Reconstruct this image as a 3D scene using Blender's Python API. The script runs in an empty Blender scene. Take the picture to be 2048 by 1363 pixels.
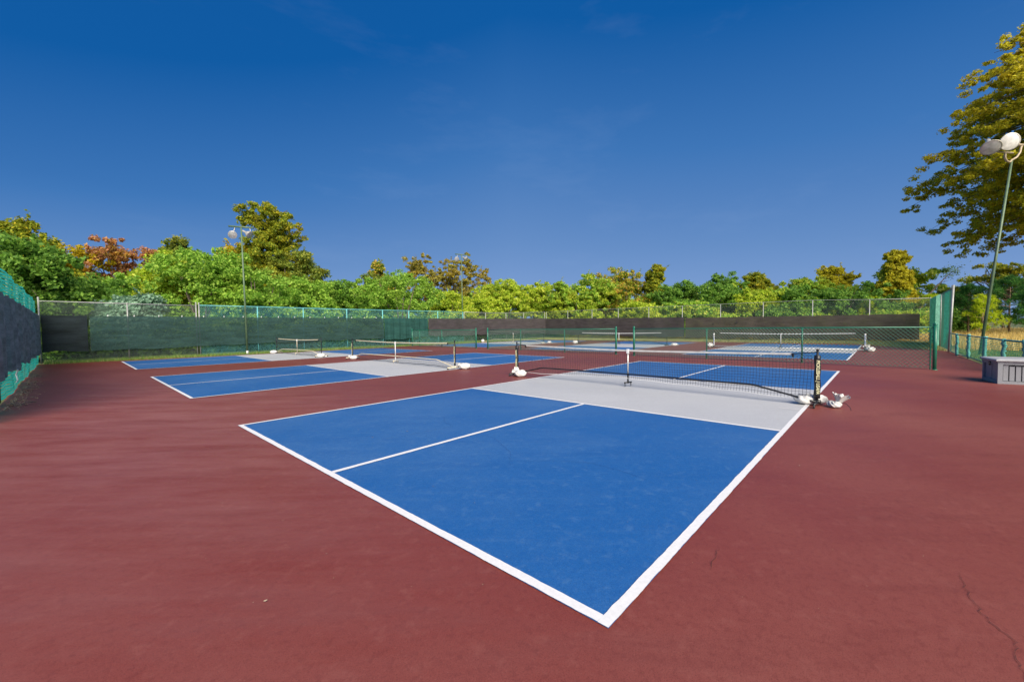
import bpy, math, random
import numpy as np
from mathutils import Vector, Matrix
S = bpy.context.scene
C = S.collection
rad = math.radians
random.seed(7)

# ------------------------------------------------------------------ materials
def new_mat(name):
    m = bpy.data.materials.new(name); m.use_nodes = True
    nt = m.node_tree
    return m, nt, nt.nodes['Principled BSDF'], nt.nodes['Material Output']

def N(nt, typ, **kw):
    n = nt.nodes.new(typ)
    for k, v in kw.items():
        if k.startswith('i_'):
            n.inputs[k[2:].replace('_', ' ')].default_value = v
        else:
            setattr(n, k, v)
    return n

def ramp(nt, stops, src):
    r = nt.nodes.new('ShaderNodeValToRGB')
    e = r.color_ramp.elements
    while len(e) < len(stops): e.new(0.5)
    for i, (p, c) in enumerate(stops):
        e[i].position = p; e[i].color = (c[0], c[1], c[2], 1)
    nt.links.new(src, r.inputs[0])
    return r

def noise(nt, scale, detail=4, rough=.55, mapping=None, coord='Object'):
    tc = nt.nodes.new('ShaderNodeTexCoord')
    n = nt.nodes.new('ShaderNodeTexNoise')
    n.inputs['Scale'].default_value = scale; n.inputs['Detail'].default_value = detail
    n.inputs['Roughness'].default_value = rough
    if mapping:
        mp = nt.nodes.new('ShaderNodeMapping')
        mp.vector_type = 'TEXTURE'; mp.inputs['Scale'].default_value = [1 / q for q in mapping[0]]
        mp.inputs['Rotation'].default_value = mapping[1]
        nt.links.new(tc.outputs[coord], mp.inputs[0]); nt.links.new(mp.outputs[0], n.inputs['Vector'])
    else:
        nt.links.new(tc.outputs[coord], n.inputs['Vector'])
    return n

def mixc(nt, a, b, fac, typ='MIX'):
    m = nt.nodes.new('ShaderNodeMix'); m.data_type = 'RGBA'; m.blend_type = typ
    def put(i, v):
        if isinstance(v, (tuple, list)): m.inputs[i].default_value = (*v[:3], 1)
        elif isinstance(v, float): m.inputs[i].default_value = v
        else: nt.links.new(v, m.inputs[i])
    put(0, fac); put(6, a); put(7, b)
    return m.outputs[2]

def bump(nt, bs, src, strength, dist):
    b = nt.nodes.new('ShaderNodeBump')
    b.inputs['Strength'].default_value = strength; b.inputs['Distance'].default_value = dist
    nt.links.new(src, b.inputs['Height']); nt.links.new(b.outputs[0], bs.inputs['Normal'])

def simple(name, col, rough=.5, metal=0., vary=.15, scale=8, spec=.5):
    m, nt, bs, out = new_mat(name)
    n = noise(nt, scale, 5)
    lo = tuple(c * (1 - vary) for c in col); hi = tuple(min(1, c * (1 + vary)) for c in col)
    r = ramp(nt, [(.3, lo), (.7, hi)], n.outputs[0])
    nt.links.new(r.outputs[0], bs.inputs['Base Color'])
    bs.inputs['Roughness'].default_value = rough; bs.inputs['Metallic'].default_value = metal
    bs.inputs['Specular IOR Level'].default_value = spec
    return m

def court_mat(name, col, worn, dark, seed, specamt=.5, sheen_dust=False):
    """acrylic sports surface: broad wear, streaks, fine sandy grain, tiny chips"""
    m, nt, bs, out = new_mat(name)
    big = noise(nt, .22, 5, .6)
    c1 = mixc(nt, col, worn, ramp(nt, [(.42, (0, 0, 0)), (.74, (.65,) * 3)], big.outputs[0]).outputs[0])
    st = noise(nt, 2.0, 9, .72, ((.30, 1.5, 1), (0, 0, rad(-47.5))))
    c2 = mixc(nt, c1, dark, ramp(nt, [(.50, (0, 0, 0)), (.78, (.50,) * 3)], st.outputs[0]).outputs[0])
    st2 = noise(nt, 3.6, 9, .75, ((.25, 2.4, 1), (0, 0, rad(-49))))
    c2 = mixc(nt, c2, worn, ramp(nt, [(.54, (0, 0, 0)), (.8, (.40,) * 3)], st2.outputs[0]).outputs[0])
    fine = noise(nt, 170, 3, .8)
    c3 = mixc(nt, c2, (0.0, 0.0, 0.0), ramp(nt, [(.32, (.5,) * 3), (.50, (0, 0, 0))], fine.outputs[0]).outputs[0])
    fine2 = noise(nt, 95, 3, .75)
    c3 = mixc(nt, c3, worn, ramp(nt, [(.54, (0,) * 3), (.74, (.5,) * 3)], fine2.outputs[0]).outputs[0])
    mo = noise(nt, 26, 5, .7)
    c3 = mixc(nt, c3, dark, ramp(nt, [(.50, (0,) * 3), (.72, (.55,) * 3)], mo.outputs[0]).outputs[0])
    mo2 = noise(nt, 9, 6, .7)
    c3 = mixc(nt, c3, worn, ramp(nt, [(.54, (0,) * 3), (.74, (.45,) * 3)], mo2.outputs[0]).outputs[0])
    if sheen_dust:
        # pale sheen and dust beside the left fence, painted into the colour
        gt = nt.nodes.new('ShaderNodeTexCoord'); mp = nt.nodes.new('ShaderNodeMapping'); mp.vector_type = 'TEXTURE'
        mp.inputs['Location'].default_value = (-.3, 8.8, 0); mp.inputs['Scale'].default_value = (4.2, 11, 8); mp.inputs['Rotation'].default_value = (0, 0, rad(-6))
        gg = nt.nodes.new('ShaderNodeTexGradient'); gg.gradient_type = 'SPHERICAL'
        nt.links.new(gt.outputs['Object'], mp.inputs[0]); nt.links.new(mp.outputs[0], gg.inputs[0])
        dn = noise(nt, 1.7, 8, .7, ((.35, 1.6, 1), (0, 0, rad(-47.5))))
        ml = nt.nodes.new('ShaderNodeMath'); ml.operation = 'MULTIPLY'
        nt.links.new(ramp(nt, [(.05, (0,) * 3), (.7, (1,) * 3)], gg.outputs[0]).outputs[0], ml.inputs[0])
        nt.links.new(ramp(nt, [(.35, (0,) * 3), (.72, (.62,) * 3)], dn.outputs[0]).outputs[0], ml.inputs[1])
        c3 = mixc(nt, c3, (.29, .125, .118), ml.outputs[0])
    chips = noise(nt, 9, 2, .5)
    c4 = mixc(nt, c3, (.62, .55, .55), ramp(nt, [(.805, (0, 0, 0)), (.815, (.7,) * 3)], chips.outputs[0]).outputs[0])
    nt.links.new(c4, bs.inputs['Base Color'])
    r = ramp(nt, [(.3, (.42,) * 3), (.7, (.60,) * 3)], big.outputs[0])
    nt.links.new(r.outputs[0], bs.inputs['Roughness'])
    bs.inputs['Specular IOR Level'].default_value = specamt
    bump(nt, bs, fine.outputs[0], .18, .003)
    return m

def leaf_mat(name, stops, patch=None, trans=.35):
    m, nt, bs, out = new_mat(name)
    g = nt.nodes.new('ShaderNodeNewGeometry')
    r = ramp(nt, stops, g.outputs['Random Per Island'])
    col = r.outputs[0]
    if patch:
        pc, lo, hi, sc = patch
        n = noise(nt, sc, 3)
        col = mixc(nt, col, tuple(min(.75, q * 1.5) for q in pc), ramp(nt, [(lo, (0, 0, 0)), (hi, (1, 1, 1))], n.outputs[0]).outputs[0])
    nt.links.new(col, bs.inputs['Base Color'])
    bs.inputs['Roughness'].default_value = .55
    bs.inputs['Specular IOR Level'].default_value = .25
    t = nt.nodes.new('ShaderNodeBsdfTranslucent'); nt.links.new(col, t.inputs[0])
    mx = nt.nodes.new('ShaderNodeMixShader'); mx.inputs[0].default_value = trans
    nt.links.new(bs.outputs[0], mx.inputs[1]); nt.links.new(t.outputs[0], mx.inputs[2])
    nt.links.new(mx.outputs[0], out.inputs[0])
    return m

def cloth_mat(name, col, alpha_lo, alpha_hi, rough=.85, streak=.25, trans=.15):
    """open-weave shade cloth: dark threads, partly see-through"""
    m, nt, bs, out = new_mat(name)
    n = noise(nt, 1.2, 5, .6, ((1, 1, 5), (0, 0, 0)))
    f = noise(nt, 45, 3, .7, ((1, 1, 3), (0, 0, 0)))
    lo = tuple(c * (1 - streak) for c in col); hi = tuple(c * (1 + streak) for c in col)
    c = mixc(nt, ramp(nt, [(.3, lo), (.7, hi)], n.outputs[0]).outputs[0], (0., 0., 0.),
             ramp(nt, [(.35, (.5,) * 3), (.6, (0,) * 3)], f.outputs[0]).outputs[0])
    nt.links.new(c, bs.inputs['Base Color'])
    bs.inputs['Roughness'].default_value = rough; bs.inputs['Specular IOR Level'].default_value = .2
    tl = nt.nodes.new('ShaderNodeBsdfTranslucent'); nt.links.new(c, tl.inputs[0])
    m1 = nt.nodes.new('ShaderNodeMixShader'); m1.inputs[0].default_value = trans
    nt.links.new(bs.outputs[0], m1.inputs[1]); nt.links.new(tl.outputs[0], m1.inputs[2])
    tr = nt.nodes.new('ShaderNodeBsdfTransparent')
    mx = nt.nodes.new('ShaderNodeMixShader')
    a = ramp(nt, [(.3, (alpha_lo,) * 3), (.7, (alpha_hi,) * 3)], n.outputs[0])
    nt.links.new(a.outputs[0], mx.inputs[0])
    nt.links.new(tr.outputs[0], mx.inputs[1]); nt.links.new(m1.outputs[0], mx.inputs[2])
    nt.links.new(mx.outputs[0], out.inputs[0])
    return m

M = {}
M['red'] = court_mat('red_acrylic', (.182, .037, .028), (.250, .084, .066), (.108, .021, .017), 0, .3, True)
M['blue'] = court_mat('blue_acrylic', (.011, .100, .325), (.085, .195, .385), (.004, .068, .265), 14)
M['grey'] = court_mat('grey_acrylic', (.45, .46, .475), (.51, .52, .53), (.37, .38, .40), -10)
M['line'] = simple('white_line_paint', (.69, .69, .695), .6, 0, .06, 45)
M['crack'] = simple('red_crack', (.075, .022, .020), .9)  # dark tone of the cracks in the red surface
M['crack_blue'] = simple('blue_crack', (.012, .06, .20), .9)
M['galv'] = simple('galvanised_steel', (.32, .33, .31), .5, .3, .15, 6)
M['wire'] = simple('galvanised_wire', (.16, .22, .19), .5, .2)
M['wire_green'] = simple('green_vinyl_wire', (.06, .18, .13), .5)
M['turq'] = simple('turquoise_paint', (.13, .42, .43), .5, 0, .2, 5)
M['turq_net'] = leaf_mat('turquoise_plastic_net', [(0, (.02, .42, .36)), (1, (.05, .56, .49))], None, .6)
M['turq_wrap'] = simple('turquoise_net_wrap', (.09, .34, .30), .55, 0, .35, 12)
M['green_paint'] = simple('green_enamel', (.012, .14, .085), .3, 0, .15, 4)
M['pole_green'] = simple('dull_green_pole_paint', (.10, .16, .085), .45, 0, .25, 3)
M['pole_rust'] = simple('weathered_pale_bracket', (.42, .34, .22), .55, .2, .3, 14)
M['black_pl'] = simple('black_plastic', (.012, .013, .015), .35)
M['black_mesh'] = simple('black_net_cord', (.02, .022, .03), .7)
M['tape_grey'] = simple('weathered_white_tape', (.50, .50, .48), .6)
M['turq_low'] = leaf_mat('thin_green_plastic_net', [(0, (.03, .22, .17)), (1, (.06, .34, .27))], None, .4)
M['cream'] = simple('aged_cream_pipe', (.62, .55, .40), .45, 0, .1)
M['white_pl'] = simple('white_vinyl', (.72, .72, .71), .45, 0, .08, 10)
M['text_y'] = simple('pale_yellow_print', (.72, .70, .42), .5, 0, .05)
M['text_b'] = simple('blue_print', (.05, .12, .30), .5, 0, .05)
M['silver'] = simple('bare_aluminium', (.62, .62, .60), .35, .5)
M['rubber'] = simple('rubber_wheel', (.03, .03, .03), .7)
M['bag'] = simple('woven_white_sack', (.57, .57, .55), .7, 0, .1, 30)
M['twig'] = simple('grey_brown_bark', (.13, .10, .075), .9, 0, .35, 6)
M['bark_pale'] = simple('pale_pine_bark', (.38, .27, .17), .85, 0, .3, 8)
M['sand'] = simple('pale_sand', (.48, .40, .33), .95, 0, .15, 2)
M['box_l'] = simple('grey_resin', (.25, .265, .285), .6, 0, .14, 60)
M['box_lid'] = simple('light_grey_resin_lid', (.36, .37, .385), .5, 0, .08, 9)
M['box_gap'] = simple('dark_panel_gap', (.05, .055, .06), .8)
M['shell'] = simple('weathered_lamp_housing', (.62, .58, .48), .4, .5, .15, 10)
M['dry_leaf'] = simple('dry_fallen_leaf', (.42, .33, .22), .8, 0, .4, 20)
M['screen_green'] = cloth_mat('dark_green_shade_cloth', (.038, .088, .082), .74, .90, trans=.2)
M['screen_green2'] = cloth_mat('crumpled_green_shade_cloth', (.035, .125, .110), .93, .97, streak=.3, trans=.3)
M['screen_black'] = cloth_mat('black_shade_cloth', (.27, .265, .265), .95, .985, streak=.45)
M['screen_dark'] = cloth_mat('dense_black_shade_cloth', (.024, .036, .042), .95, .985, streak=.4)
M['screen_purple'] = cloth_mat('faded_black_shade_cloth', (.085, .073, .078), .95, .98, streak=.3)
M['screen_brown'] = cloth_mat('sun_bleached_brown_shade_cloth', (.105, .090, .078), .93, .97, streak=.25)
M['tarp'] = cloth_mat('light_green_tarp', (.34, .80, .58), .96, .99, streak=.2, trans=.65)
M['tarp_dark'] = cloth_mat('mid_green_tarp', (.06, .38, .27), .90, .95, streak=.2, trans=.5)

# reflector lamp glass: polished bowl behind clear lens
m, nt, bs, out = new_mat('lamp_lens')
bs.inputs['Base Color'].default_value = (.75, .74, .70, 1); bs.inputs['Metallic'].default_value = .15
bs.inputs['Roughness'].default_value = .22
n = noise(nt, 5, 3); rr = ramp(nt, [(.35, (.62, .60, .54)), (.65, (.90, .88, .82))], n.outputs[0])
nt.links.new(rr.outputs[0], bs.inputs['Base Color'])
M['lens'] = m
M['lens_dull'] = simple('dull_reflector_glass', (.42, .43, .43), .25, .4, .25, 8)

LEAF = {  # species and autumn tones; lime and gold kinds also hold painted sunlight
 'green':      [(0, (.028, .064, .010)), (.5, (.062, .128, .018)), (1, (.125, .200, .030))],
 'mid':        [(0, (.055, .120, .012)), (.5, (.120, .215, .025)), (1, (.220, .320, .050))],
 'grey':       [(0, (.050, .100, .060)), (.5, (.110, .180, .120)), (1, (.180, .260, .190))],
 'olive':      [(0, (.040, .070, .010)), (.5, (.095, .130, .018)), (1, (.180, .190, .030))],
 'lime':       [(0, (.090, .150, .010)), (.45, (.240, .310, .020)), (1, (.430, .450, .050))],
 'limemid':    [(0, (.045, .110, .012)), (.5, (.130, .220, .022)), (1, (.340, .400, .050))],
 'limeyel':    [(0, (.160, .240, .008)), (.5, (.310, .400, .015)), (1, (.480, .520, .030))],
 'yellow':     [(0, (.130, .130, .010)), (.4, (.400, .300, .010)), (1, (.640, .440, .020))],
 'gold':       [(0, (.150, .130, .012)), (.5, (.340, .270, .015)), (1, (.480, .400, .030))],
 'goldgreen':  [(0, (.045, .070, .008)), (.45, (.110, .145, .012)), (.8, (.185, .195, .015)), (1, (.300, .230, .015))],
 'orange':     [(0, (.110, .070, .025)), (.4, (.360, .165, .060)), (.8, (.460, .230, .120)), (1, (.600, .340, .040))],
 'orangegreen':[(0, (.060, .110, .012)), (.5, (.150, .210, .020)), (.8, (.340, .250, .025)), (1, (.480, .180, .060))],
 'brown':      [(0, (.060, .062, .015)), (.5, (.135, .125, .025)), (.85, (.230, .180, .030)), (1, (.180, .200, .030))],
 'pinegreen':  [(0, (.018, .055, .014)), (.5, (.035, .100, .022)), (1, (.080, .160, .030))],
 'big':        [(0, (.080, .075, .005)), (.35, (.165, .145, .008)), (.75, (.25, .195, .010)), (.93, (.30, .20, .012)), (1, (.32, .15, .02))],
}
LB = {'green': 2.9, 'orange': 1.6, 'yellow': 1.5, 'gold': 2.5, 'goldgreen': 2.6, 'lime': 2.3, 'limemid': 2.8, 'limeyel': 1.7, 'big': 3.6, 'brown': 2.8, 'orangegreen': 2.2, 'pinegreen': 3.4}
PATCH = {'green': ((.10, .20, .02), .52, .8, .5), 'mid': ((.20, .27, .02), .5, .85, .45), 'goldgreen': ((.34, .28, .015), .52, .8, .6),
         'orange': ((.55, .36, .03), .55, .7, .5), 'olive': ((.30, .26, .02), .52, .75, .5), 'limemid': ((.36, .38, .03), .48, .7, .4),
         'orangegreen': ((.52, .22, .06), .6, .75, .5), 'lime': ((.12, .22, .015), .5, .75, .5), 'brown': ((.34, .24, .02), .5, .75, .4), 'big': ((.48, .36, .02), .5, .8, .3)}
for k, st in LEAF.items():
    st = [(p_, tuple(min(.75, c_ * LB.get(k, 2.5)) for c_ in c3)) for p_, c3 in st]
    M['leaf_' + k] = leaf_mat(k + '_leaves', st, PATCH.get(k), .5)
M['grass'] = leaf_mat('green_grass_blades', [(0, (.08, .17, .03)), (.6, (.19, .32, .06)), (1, (.40, .38, .15))], None, .3)
M['grass_mix'] = leaf_mat('half_dry_grass_blades', [(0, (.14, .20, .05)), (.5, (.34, .36, .13)), (1, (.60, .52, .26))], None, .3)
M['grass_dry'] = leaf_mat('golden_dry_grass_blades', [(0, (.42, .28, .06)), (.5, (.72, .52, .14)), (1, (.85, .68, .30))], None, .3)

def ground_mat():
    m, nt, bs, out = new_mat('field_ground')
    n = noise(nt, .12, 6, .6); f = noise(nt, 3, 5, .7)
    c = ramp(nt, [(.40, (.05, .10, .025)), (.55, (.14, .14, .05)), (.7, (.30, .23, .12))], n.outputs[0]).outputs[0]
    c = mixc(nt, c, (.03, .05, .015), ramp(nt, [(.35, (.7,) * 3), (.6, (0,) * 3)], f.outputs[0]).outputs[0])
    nt.links.new(c, bs.inputs['Base Color']); bs.inputs['Roughness'].default_value = .95
    return m
M['ground'] = ground_mat()

# ------------------------------------------------------------------ mesh builder
class MB:
    def __init__(s): s.v = []; s.f = []; s.m = []; s.mi = 0
    def add(s, vs, fs):
        b = len(s.v); s.v += [tuple(v) for v in vs]
        s.f += [tuple(b + i for i in f) for f in fs]; s.m += [s.mi] * len(fs)
    def box(s, c, d, X=None):
        x, y, z = (d[0] / 2, d[1] / 2, d[2] / 2)
        vs = [Vector((i * x, j * y, k * z)) for i in (-1, 1) for j in (-1, 1) for k in (-1, 1)]
        if X is not None: vs = [X @ v for v in vs]
        c = Vector(c)
        s.add([v + c for v in vs], [(0, 1, 3, 2), (4, 6, 7, 5), (0, 4, 5, 1), (2, 3, 7, 6), (0, 2, 6, 4), (1, 5, 7, 3)])
    def tube(s, pts, r, n=8, cap=True):
        pts = [Vector(p) for p in pts]; rs = r if isinstance(r, (list, tuple)) else [r] * len(pts)
        prev = None; rings = []
        for i, p in enumerate(pts):
            t = (pts[min(i + 1, len(pts) - 1)] - pts[max(i - 1, 0)])
            if t.length < 1e-9: t = Vector((0, 0, 1))
            t.normalize()
            if prev is None:
                a = Vector((0, 0, 1)) if abs(t.z) < .9 else Vector((1, 0, 0))
                u = t.cross(a).normalized()
            else:
                u = (prev - t * prev.dot(t))
                u = u.normalized() if u.length > 1e-6 else t.orthogonal().normalized()
            prev = u; w = t.cross(u)
            rings.append([p + (u * math.cos(2 * math.pi * k / n) + w * math.sin(2 * math.pi * k / n)) * rs[i] for k in range(n)])
        vs = [v for rg in rings for v in rg]; fs = []
        for i in range(len(pts) - 1):
            for k in range(n):
                a = i * n + k; b = i * n + (k + 1) % n
                fs.append((a, b, b + n, a + n))
        if cap:
            fs.append(tuple(reversed(range(n)))); fs.append(tuple(range((len(pts) - 1) * n, len(pts) * n)))
        s.add(vs, fs)
    def lathe(s, prof, c, axis, n=20):
        """prof: list of (r, t) along axis from c"""
        a = Vector(axis).normalized(); u = a.orthogonal().normalized(); w = a.cross(u); c = Vector(c)
        vs = []; fs = []
        for r, t in prof:
            for k in range(n):
                q = 2 * math.pi * k / n
                vs.append(c + a * t + (u * math.cos(q) + w * math.sin(q)) * r)
        for i in range(len(prof) - 1):
            for k in range(n):
                x = i * n + k; y = i * n + (k + 1) % n
                fs.append((x, y, y + n, x + n))
        s.add(vs, fs)
    def build(s, name, mats, parent=None, smooth=False, loc=None):
        me = bpy.data.meshes.new(name); me.from_pydata(s.v, [], s.f)
        ms = mats if isinstance(mats, (list, tuple)) else [mats]
        for mt in ms: me.materials.append(mt)
        if len(ms) > 1: me.polygons.foreach_set('material_index', s.m)
        if smooth: me.polygons.foreach_set('use_smooth', [True] * len(me.polygons))
        me.update()
        o = bpy.data.objects.new(name, me); C.objects.link(o)
        if loc is not None: o.location = loc
        if parent: o.parent = parent
        return o

def fast_mesh(name, V, k, mat, parent=None):
    """V: (n*k,3) array, consecutive k verts = one polygon"""
    n = len(V) // k
    me = bpy.data.meshes.new(name)
    me.vertices.add(n * k); me.vertices.foreach_set('co', V.astype(np.float32).ravel())
    me.loops.add(n * k); me.loops.foreach_set('vertex_index', np.arange(n * k, dtype=np.int32))
    me.polygons.add(n); me.polygons.foreach_set('loop_start', np.arange(0, n * k, k, dtype=np.int32))
    me.materials.append(mat); me.update(calc_edges=True)
    o = bpy.data.objects.new(name, me); C.objects.link(o)
    if parent: o.parent = parent
    return o

def empty(name, label, cat, loc=(0, 0, 0), group=None, rz=0):
    o = bpy.data.objects.new(name, None); C.objects.link(o)
    o.empty_display_size = .2
    o.location = loc; o.rotation_euler = (0, 0, rz)
    o['label'] = label; o['category'] = cat
    if group: o['group'] = group
    return o
def tag(o, label, cat, group=None):
    o['label'] = label; o['category'] = cat
    if group: o['group'] = group
    return o
def struct(o): o['kind'] = 'structure'; return o
def stuff(o, label=None, cat=None):
    o['kind'] = 'stuff'
    if label: o['label'] = label; o['category'] = cat
    return o

# ------------------------------------------------------------------ camera
cam = bpy.data.cameras.new('camera'); co = bpy.data.objects.new('camera', cam); C.objects.link(co)
cam.sensor_width = 36; cam.lens = 813.1251 / 2048 * 36; cam.clip_start = .05; cam.clip_end = 6000
yaw, pit, rol = .7415, -.03493, -.01256
fw = Vector((math.cos(pit) * math.cos(yaw), math.cos(pit) * math.sin(yaw), math.sin(pit)))
rt = fw.cross(Vector((0, 0, 1))).normalized(); up = rt.cross(fw)
r2 = rt * math.cos(rol) + up * math.sin(rol); u2 = -rt * math.sin(rol) + up * math.cos(rol)
mw = Matrix((r2, u2, -fw)).transposed().to_4x4(); mw.translation = (-1.6485, -.9248, 1.4081)
co.matrix_world = mw
S.camera = co

# ------------------------------------------------------------------ light
SKY, EXPO = .07, .56
SUN_EL, SUN_AZ = rad(38.0), rad(60.0)      # hazy sun behind the camera
sd = Vector((math.cos(SUN_EL) * math.cos(SUN_AZ), math.cos(SUN_EL) * math.sin(SUN_AZ), -math.sin(SUN_EL)))
sl = bpy.data.lights.new('sun', 'SUN'); so = bpy.data.objects.new('sun', sl); C.objects.link(so)
so.rotation_euler = sd.to_track_quat('-Z', 'Y').to_euler()
sl.energy = 5.0; sl.angle = rad(50); sl.color = (1.0, .90, .76)
w = bpy.data.worlds.new('World'); S.world = w; w.use_nodes = True
wn = w.node_tree; bg = wn.nodes['Background']
sky = wn.nodes.new('ShaderNodeTexSky'); sky.sky_type = 'NISHITA'; sky.sun_disc = False
sky.sun_elevation = SUN_EL
tosun = -sd
sky.sun_rotation = math.atan2(tosun.x, tosun.y)
sky.altitude = 0; sky.air_density = 1.0; sky.dust_density = .6; sky.ozone_density = 3.0
hs = wn.nodes.new('ShaderNodeHueSaturation'); hs.inputs['Saturation'].default_value = 1.35
wn.links.new(sky.outputs[0], hs.inputs['Color'])
# thin high cirrus
tc = wn.nodes.new('ShaderNodeTexCoord'); mp = wn.nodes.new('ShaderNodeMapping')
mp.inputs['Scale'].default_value = (1.2, 2.4, 7.0); mp.inputs['Rotation'].default_value = (.25, .2, 2.1)
cn = wn.nodes.new('ShaderNodeTexNoise'); cn.inputs['Scale'].default_value = 1.6; cn.inputs['Detail'].default_value = 9
cn.inputs['Roughness'].default_value = .62
wn.links.new(tc.outputs['Generated'], mp.inputs[0]); wn.links.new(mp.outputs[0], cn.inputs['Vector'])
cr = wn.nodes.new('ShaderNodeValToRGB'); cr.color_ramp.elements[0].position = .55; cr.color_ramp.elements[1].position = .85
cr.color_ramp.elements[1].color = (.035, .035, .035, 1)
wn.links.new(cn.outputs[0], cr.inputs[0])
# deep clear-day gradient by direction, blended with the Nishita sky
sx = wn.nodes.new('ShaderNodeSeparateXYZ'); wn.links.new(tc.outputs['Generated'], sx.inputs[0])
dt = wn.nodes.new('ShaderNodeVectorMath'); dt.operation = 'DOT_PRODUCT'; dt.inputs[1].default_value = (-.675, .738, 0)
wn.links.new(tc.outputs['Generated'], dt.inputs[0])
def mth(op, a, b=None):
    m_ = wn.nodes.new('ShaderNodeMath'); m_.operation = op
    for i, v in enumerate((a, b)):
        if v is None: continue
        if isinstance(v, (int, float)): m_.inputs[i].default_value = v
        else: wn.links.new(v, m_.inputs[i])
    return m_.outputs[0]
dl = mth('MULTIPLY', mth('MAXIMUM', dt.outputs['Value'], 0.0), .26)
dr = mth('MULTIPLY', mth('MAXIMUM', mth('MULTIPLY', dt.outputs['Value'], -1.0), 0.0), .10)
zz = mth('ADD', sx.outputs[2], mth('MULTIPLY', mth('ADD', dl, dr), mth('MINIMUM', mth('MULTIPLY', mth('MAXIMUM', sx.outputs[2], 0.0), 4.0), 1.0)))
gr = wn.nodes.new('ShaderNodeValToRGB'); ge = gr.color_ramp.elements
st_ = [(0, (.225, .365, .66)), (.1, (.185, .320, .62)), (.2, (.132, .268, .56)), (.4, (.050, .182, .48)), (.6, (.005, .104, .37)), (1, (.004, .080, .31))]
while len(ge) < len(st_): ge.new(.5)
for i, (p_, c_) in enumerate(st_): ge[i].position = p_; ge[i].color = (*c_, 1)
wn.links.new(zz, gr.inputs[0])
gs = wn.nodes.new('ShaderNodeVectorMath'); gs.operation = 'SCALE'; gs.inputs[3].default_value = 1 / (SKY * 2 ** EXPO) * 1.0
wn.links.new(gr.outputs[0], gs.inputs[0])
gm = wn.nodes.new('ShaderNodeMix'); gm.data_type = 'RGBA'; gm.inputs[0].default_value = .96
wn.links.new(hs.outputs[0], gm.inputs[6]); wn.links.new(gs.outputs[0], gm.inputs[7])
cm = wn.nodes.new('ShaderNodeMix'); cm.data_type = 'RGBA'
wn.links.new(cr.outputs[0], cm.inputs[0]); wn.links.new(gm.outputs[2], cm.inputs[6])
cm.inputs[7].default_value = (9, 10, 12, 1)
wn.links.new(cm.outputs[2], bg.inputs[0])
bg.inputs[1].default_value = SKY
S.view_settings.view_transform = 'Standard'; S.view_settings.look = 'None'
S.view_settings.exposure = EXPO; S.view_settings.gamma = 1
# ------------------------------------------------------------------ setting: ground and courts
def sheet(name, poly, z, mat, sub=None):
    b = MB(); b.add([(x, y, z) for x, y in poly], [tuple(range(len(poly)))])
    return struct(b.build(name, mat))
def ring_ground():
    b = MB(); R_ = 2500
    b.add([(-R_, -R_, -.03), (R_, -R_, -.03), (R_, R_, -.03), (-R_, R_, -.03)], [(0, 1, 2, 3)])
    return struct(b.build('ground', M['ground']))
ring_ground()
red_poly = [(-9, -12), (15.2, -12), (15.6, -3.35), (26.1, -3.15), (28.8, -2.6), (31.2, -1.1), (34.0, 1.2), (33.7, 10), (33.0, 20),
            (32.6, 26.6), (14, 26.3), (4, 26.2), (-2.58, 26.7), (-2.60, 3), (-9, 3)]
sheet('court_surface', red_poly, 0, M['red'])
W_ = .0508
COURTS = [(0, 0), (0.02, 9.67), (0.0, 19.45), (17.9, .05), (18.0, 9.75), (17.9, 19.5)]
def rect(b, x0, y0, x1, y1, z): b.add([(x0, y0, z), (x1, y0, z), (x1, y1, z), (x0, y1, z)], [(0, 1, 2, 3)])
L, WD, K = 13.41, 6.096, 4.572
for cx, cy in COURTS:
    b = MB(); rect(b, cx, cy, cx + K, cy + WD, .004); rect(b, cx + L - K, cy, cx + L, cy + WD, .004); struct(b.build('blue_court_paint', M['blue']))
    b = MB(); rect(b, cx + K, cy, cx + L - K, cy + WD, .004); struct(b.build('grey_court_paint', M['grey']))
    b = MB()
    def ln(x0, y0, x1, y1):
        if cx != 0 or cy != 0: rect(b, cx + x0, cy + y0, cx + x1, cy + y1, .008); return
        lr = random.Random(int(x0 * 100 + y0 * 37)); long_x = (x1 - x0) > (y1 - y0); n = max(2, int(max(x1 - x0, y1 - y0) / .03)); vs = []; o1 = o2 = 0.
        for i in range(n + 1):
            t = i / n; o1 = .7 * o1 + lr.gauss(0, .0009); o2 = .7 * o2 + lr.gauss(0, .0009)
            if lr.random() < .02: o2 += lr.uniform(-.0018, .001)
            if long_x: x = x0 + (x1 - x0) * t; vs += [(x, y0 + o1, .008), (x, y1 + o2, .008)]
            else: y = y0 + (y1 - y0) * t; vs += [(x0 + o1, y, .008), (x1 + o2, y, .008)]
        b.add(vs, [(2 * i, 2 * i + 2, 2 * i + 3, 2 * i + 1) if long_x else (2 * i, 2 * i + 1, 2 * i + 3, 2 * i + 2) for i in range(n)])
    e = .06
    ln(0, 0, L, e); ln(0, WD - e, L, WD)
    ln(0, e, e, WD - e); ln(L - e, e, L, WD - e)
    ln(K, e, K + e, WD - e); ln(L - K - e, e, L - K, WD - e)
    ln(e, WD / 2 - e / 2, K, WD / 2 + e / 2); ln(L - K, WD / 2 - e / 2, L - e, WD / 2 + e / 2)
    ln(L / 2 - .4, e, L / 2 - .37, e + .30)
    struct(b.build('court_lines', M['line']))

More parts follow.
